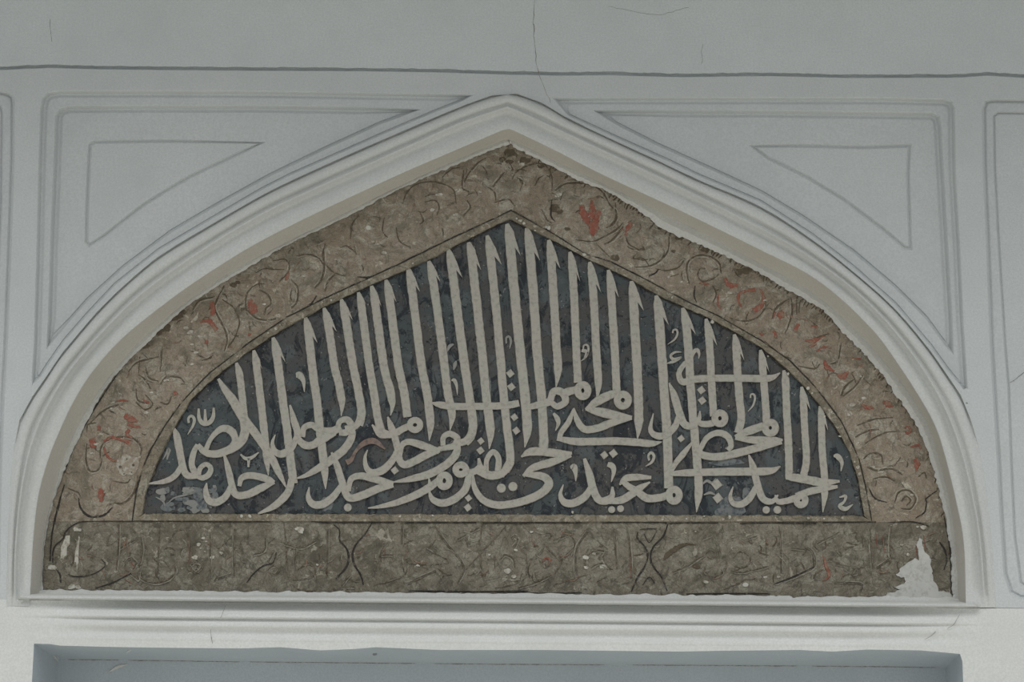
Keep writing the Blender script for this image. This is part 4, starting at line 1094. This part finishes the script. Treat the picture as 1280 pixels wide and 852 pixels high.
LINES = {
    'a': [[(600, 140), (600, 280), (585, 460)], [(755, 230), (765, 330), (740, 440)], [(885, 150), (880, 300), (875, 480)], [(650, 440), (660, 400), (690, 380), (722, 410), (700, 450)], [(750, 480), (770, 520), (860, 545), (950, 520), (995, 470), (990, 430)], [(1090, 430), (1140, 480), (1190, 430), (1140, 400), (1095, 430)], [(600, 310), (720, 240)], [(950, 260), (1000, 190), (1060, 180), (1090, 240)], [(690, 480), (740, 520), (740, 470)], [(960, 350), (985, 355)]],
    'b': [[(125, 200), (125, 350), (125, 520)], [(300, 170), (295, 340), (295, 500)], [(640, 140), (655, 300), (660, 480), (690, 540)], [(720, 300), (720, 460)], [(885, 210), (885, 480)], [(940, 180), (940, 480)], [(530, 400), (570, 320)], [(525, 460), (565, 425), (610, 455), (570, 495), (530, 470)], [(720, 480), (760, 435), (820, 420), (855, 450), (830, 510), (700, 525)], [(640, 270), (760, 300), (860, 250)], [(180, 520), (280, 490)], [(1040, 565), (1080, 510), (1100, 490)], [(1040, 572), (1130, 572)], [(180, 310), (270, 230)], [(390, 160), (385, 280)], [(700, 560), (760, 600), (860, 600)], [(510, 230), (500, 320), (420, 350)]],
    'c': [[(280, 270), (235, 390), (200, 500)], [(400, 150), (400, 280)], [(630, 150), (700, 260), (830, 430), (790, 550)], [(960, 150), (945, 330), (965, 520)], [(1120, 160), (980, 310), (850, 450)], [(430, 380), (460, 410), (560, 420), (730, 400), (570, 310)], [(210, 560), (330, 530), (430, 480), (430, 380)], [(440, 560), (540, 510), (640, 465)], [(790, 240), (940, 160)], [(1180, 300), (1210, 260), (1190, 225), (1170, 245)], [(1050, 580), (1200, 550), (1240, 480)], [(260, 350), (340, 350)], [(1080, 390), (1120, 350), (1180, 380), (1190, 440)]],
    'd': [[(330, 270), (400, 350), (450, 410), (400, 490)], [(510, 200), (545, 260), (540, 310), (450, 400)], [(640, 190), (570, 290), (555, 380), (555, 470)], [(210, 340), (215, 470), (180, 540)], [(150, 580), (280, 540), (380, 490)], [(400, 560), (500, 530), (630, 490)], [(110, 240), (130, 222), (148, 245), (125, 300)], [(820, 170), (830, 300), (840, 450)], [(910, 160), (930, 300), (940, 510)], [(700, 540), (770, 500)], [(280, 360), (310, 340), (335, 300)], [(400, 250), (510, 205)], [(620, 430), (630, 360), (700, 320), (780, 330)], [(350, 200), (385, 210), (370, 250)], [(660, 440), (720, 410), (790, 440)]],
    'e': [[(510, 440), (505, 480), (560, 500), (620, 480), (660, 430), (650, 360)], [(630, 150), (630, 240)], [(700, 380), (740, 330), (810, 350), (820, 400), (780, 440), (720, 430)], [(690, 460), (760, 470), (860, 450), (950, 430)], [(1030, 180), (1035, 330), (1035, 480)], [(1265, 436), (1260, 350)], [(280, 470), (380, 430), (440, 390), (500, 350)], [(515, 345), (545, 315), (580, 340), (560, 375), (525, 365)], [(800, 240), (870, 220)], [(640, 590), (740, 550), (790, 520)], [(930, 250), (935, 370)], [(1110, 300), (1200, 310)]],
    'f': [[(0, 530), (120, 480), (210, 430), (200, 340), (150, 300)], [(600, 170), (610, 320), (620, 450)], [(750, 150), (740, 300), (745, 390)], [(470, 480), (490, 445), (525, 455), (520, 500), (480, 510)], [(360, 410), (450, 430)], [(230, 270), (390, 190)], [(490, 200), (510, 190), (500, 230), (520, 260)], [(120, 540), (125, 640)], [(350, 550), (440, 550), (540, 560), (535, 610)], [(640, 450), (760, 370)], [(380, 320), (400, 340)], [(1030, 370), (1060, 380)]],
}
for c, p in HEAVY:
    ribbon('cartouche_outline', T(c, p), M['dark'], band, d=PD + 0.0008, th=0.0028, dfun=rough, sub=6, wob=0.15)
for c, ls in LINES.items():
    for p in ls:
        ribbon('incised_letter', taper(T(c, p, 12)), M['incised'], band, d=PD + 0.0008, th=0.0022, dfun=rough, sub=5, wob=0.25)
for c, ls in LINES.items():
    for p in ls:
        if rv.random() < 0.7:  # lighter strip along the letter line, a highlight put into the colour
            ribbon('painted_highlight', taper(beside(T(c, p, 8), rv.choice((-2.4, 2.4)), rv.uniform(1.4, 2.6))), M['palegrey'], band, d=PD + 0.0008, th=0.0024, dfun=rough, wob=0.4)
scatter_strokes('brush_stroke', [(70, 657), (1180, 658), (1180, 736), (70, 734)], 190, band, ('incised', 'incised', 'vine', 'palegrey', 'palegrey', 'rust'), random.Random(44), 5, 18, 0.9, 2.4)
ribbon('leaf', T('e', [(218, 388, 10), (255, 345, 42), (320, 300, 40), (380, 278, 20), (445, 282, 5)]), M['vine'], band, d=PD + 0.0008, th=0.0022, dfun=rough, wob=0.2)
ribbon('leaf', T('e', [(420, 430, 16), (450, 432, 40), (475, 440, 16)]), M['vine'], band, d=PD + 0.0008, th=0.002, dfun=rough, wob=0.2)
for c, p in (('f', [(268, 350, 10), (298, 440, 26), (312, 500, 22), (270, 532, 10)]), ('f', [(688, 225, 10), (700, 335, 12)]), ('f', [(918, 290, 10), (930, 385, 10)]), ('f', [(972, 215, 12), (986, 320, 14)]), ('a', [(1094, 220, 8), (1096, 405, 12)]), ('d', [(325, 400, 12), (345, 372, 14), (375, 390, 14), (365, 425, 12)]), ('d', [(930, 330, 6), (940, 510, 8)]), ('f', [(640, 200, 8), (650, 300, 14)]), ('a', [(690, 400, 10), (712, 440, 14)])):
    setp(ribbon('petal', taper(T(c, p)), M['red'], band, d=PD + 0.0008, th=0.0024, dfun=rough, wob=0.3), 'faded red brush mark')
for c, x, y, r in [('e', 517, 540, 20), ('e', 1018, 503, 14), ('e', 930, 505, 16), ('e', 375, 200, 9), ('e', 440, 190, 8), ('c', 1130, 465, 30), ('c', 1180, 500, 22), ('c', 1195, 318, 16), ('d', 245, 190, 14), ('d', 620, 370, 26), ('d', 630, 440, 20), ('d', 685, 345, 16), ('d', 750, 435, 32), ('b', 20, 370, 26), ('b', 45, 280, 20), ('b', 78, 235, 16), ('b', 100, 260, 10), ('b', 60, 305, 10),
                   ('b', 145, 370, 20), ('b', 205, 340, 16), ('b', 90, 330, 9), ('c', 515, 425, 16), ('e', 790, 560, 26), ('e', 720, 640, 10), ('b', 870, 420, 12), ('f', 970, 160, 26), ('f', 930, 155, 14), ('f', 820, 280, 14), ('f', 860, 350, 16), ('c', 395, 100, 30), ('a', 300, 175, 24), ('a', 330, 178, 18), ('a', 140, 440, 34), ('b', 745, 180, 36), ('c', 1010, 350, 12), ('a', 280, 575, 30), ('a', 320, 580, 24)]:
    q = T(c, [(x, y, r)])[0]
    prism('flake', blob(q[0], q[1], q[2] * 0.72, int(x + y), 13, 0.5, 1.2, 0.85), M['chip'], band, d=PD + 0.0004, th=0.0022, dfun=lambda a, b, q=q: rough(q[0], q[1]), chamfer=0.4)
for pl in ([(200, 300), (232, 218), (266, 214), (266, 280), (246, 300), (242, 430), (215, 425), (194, 380)], [(300, 330), (324, 218), (336, 230), (326, 330), (326, 400), (312, 470), (305, 405), (292, 405)]):
    q = [(a, b) for a, b, _ in T('a', [(x, y, 1) for x, y in pl])]
    cx, cy = q[0]
    setp(prism('flake', q, M['chip'], band, d=PD + 0.0004, th=0.003, dfun=lambda a, b, cx=cx, cy=cy: rough(cx, cy), chamfer=0.6), 'long white streak of bare lime')
pp = [(700, 655), (720, 610), (760, 612), (800, 596), (760, 572), (815, 560), (850, 538), (832, 512), (800, 505), (775, 486), (800, 470), (815, 440), (845, 425), (862, 400), (895, 392), (912, 370), (932, 388), (926, 300), (924, 262), (945, 236), (962, 244), (970, 300), (985, 335), (1008, 360), (1022, 385),
      (1020, 430), (1034, 480), (1042, 530), (1062, 560), (1078, 575), (1074, 605), (1110, 600), (1134, 612), (1162, 622), (1168, 665)]
q = resample([(a, b) for a, b, _ in T('f', [(x, y, 1) for x, y in pp])], 2.5)
q = [(a + random.uniform(-1.1, 1.1), b + random.uniform(-0.9, 0.9)) for a, b in q]
pt = prism('plaster_patch', q, M['repair'], None, d=PD + 0.001, th=0.005, chamfer=0.3)
setp(pt, 'jagged patch of bare white plaster at the right end of the olive-brown band', 'patch')
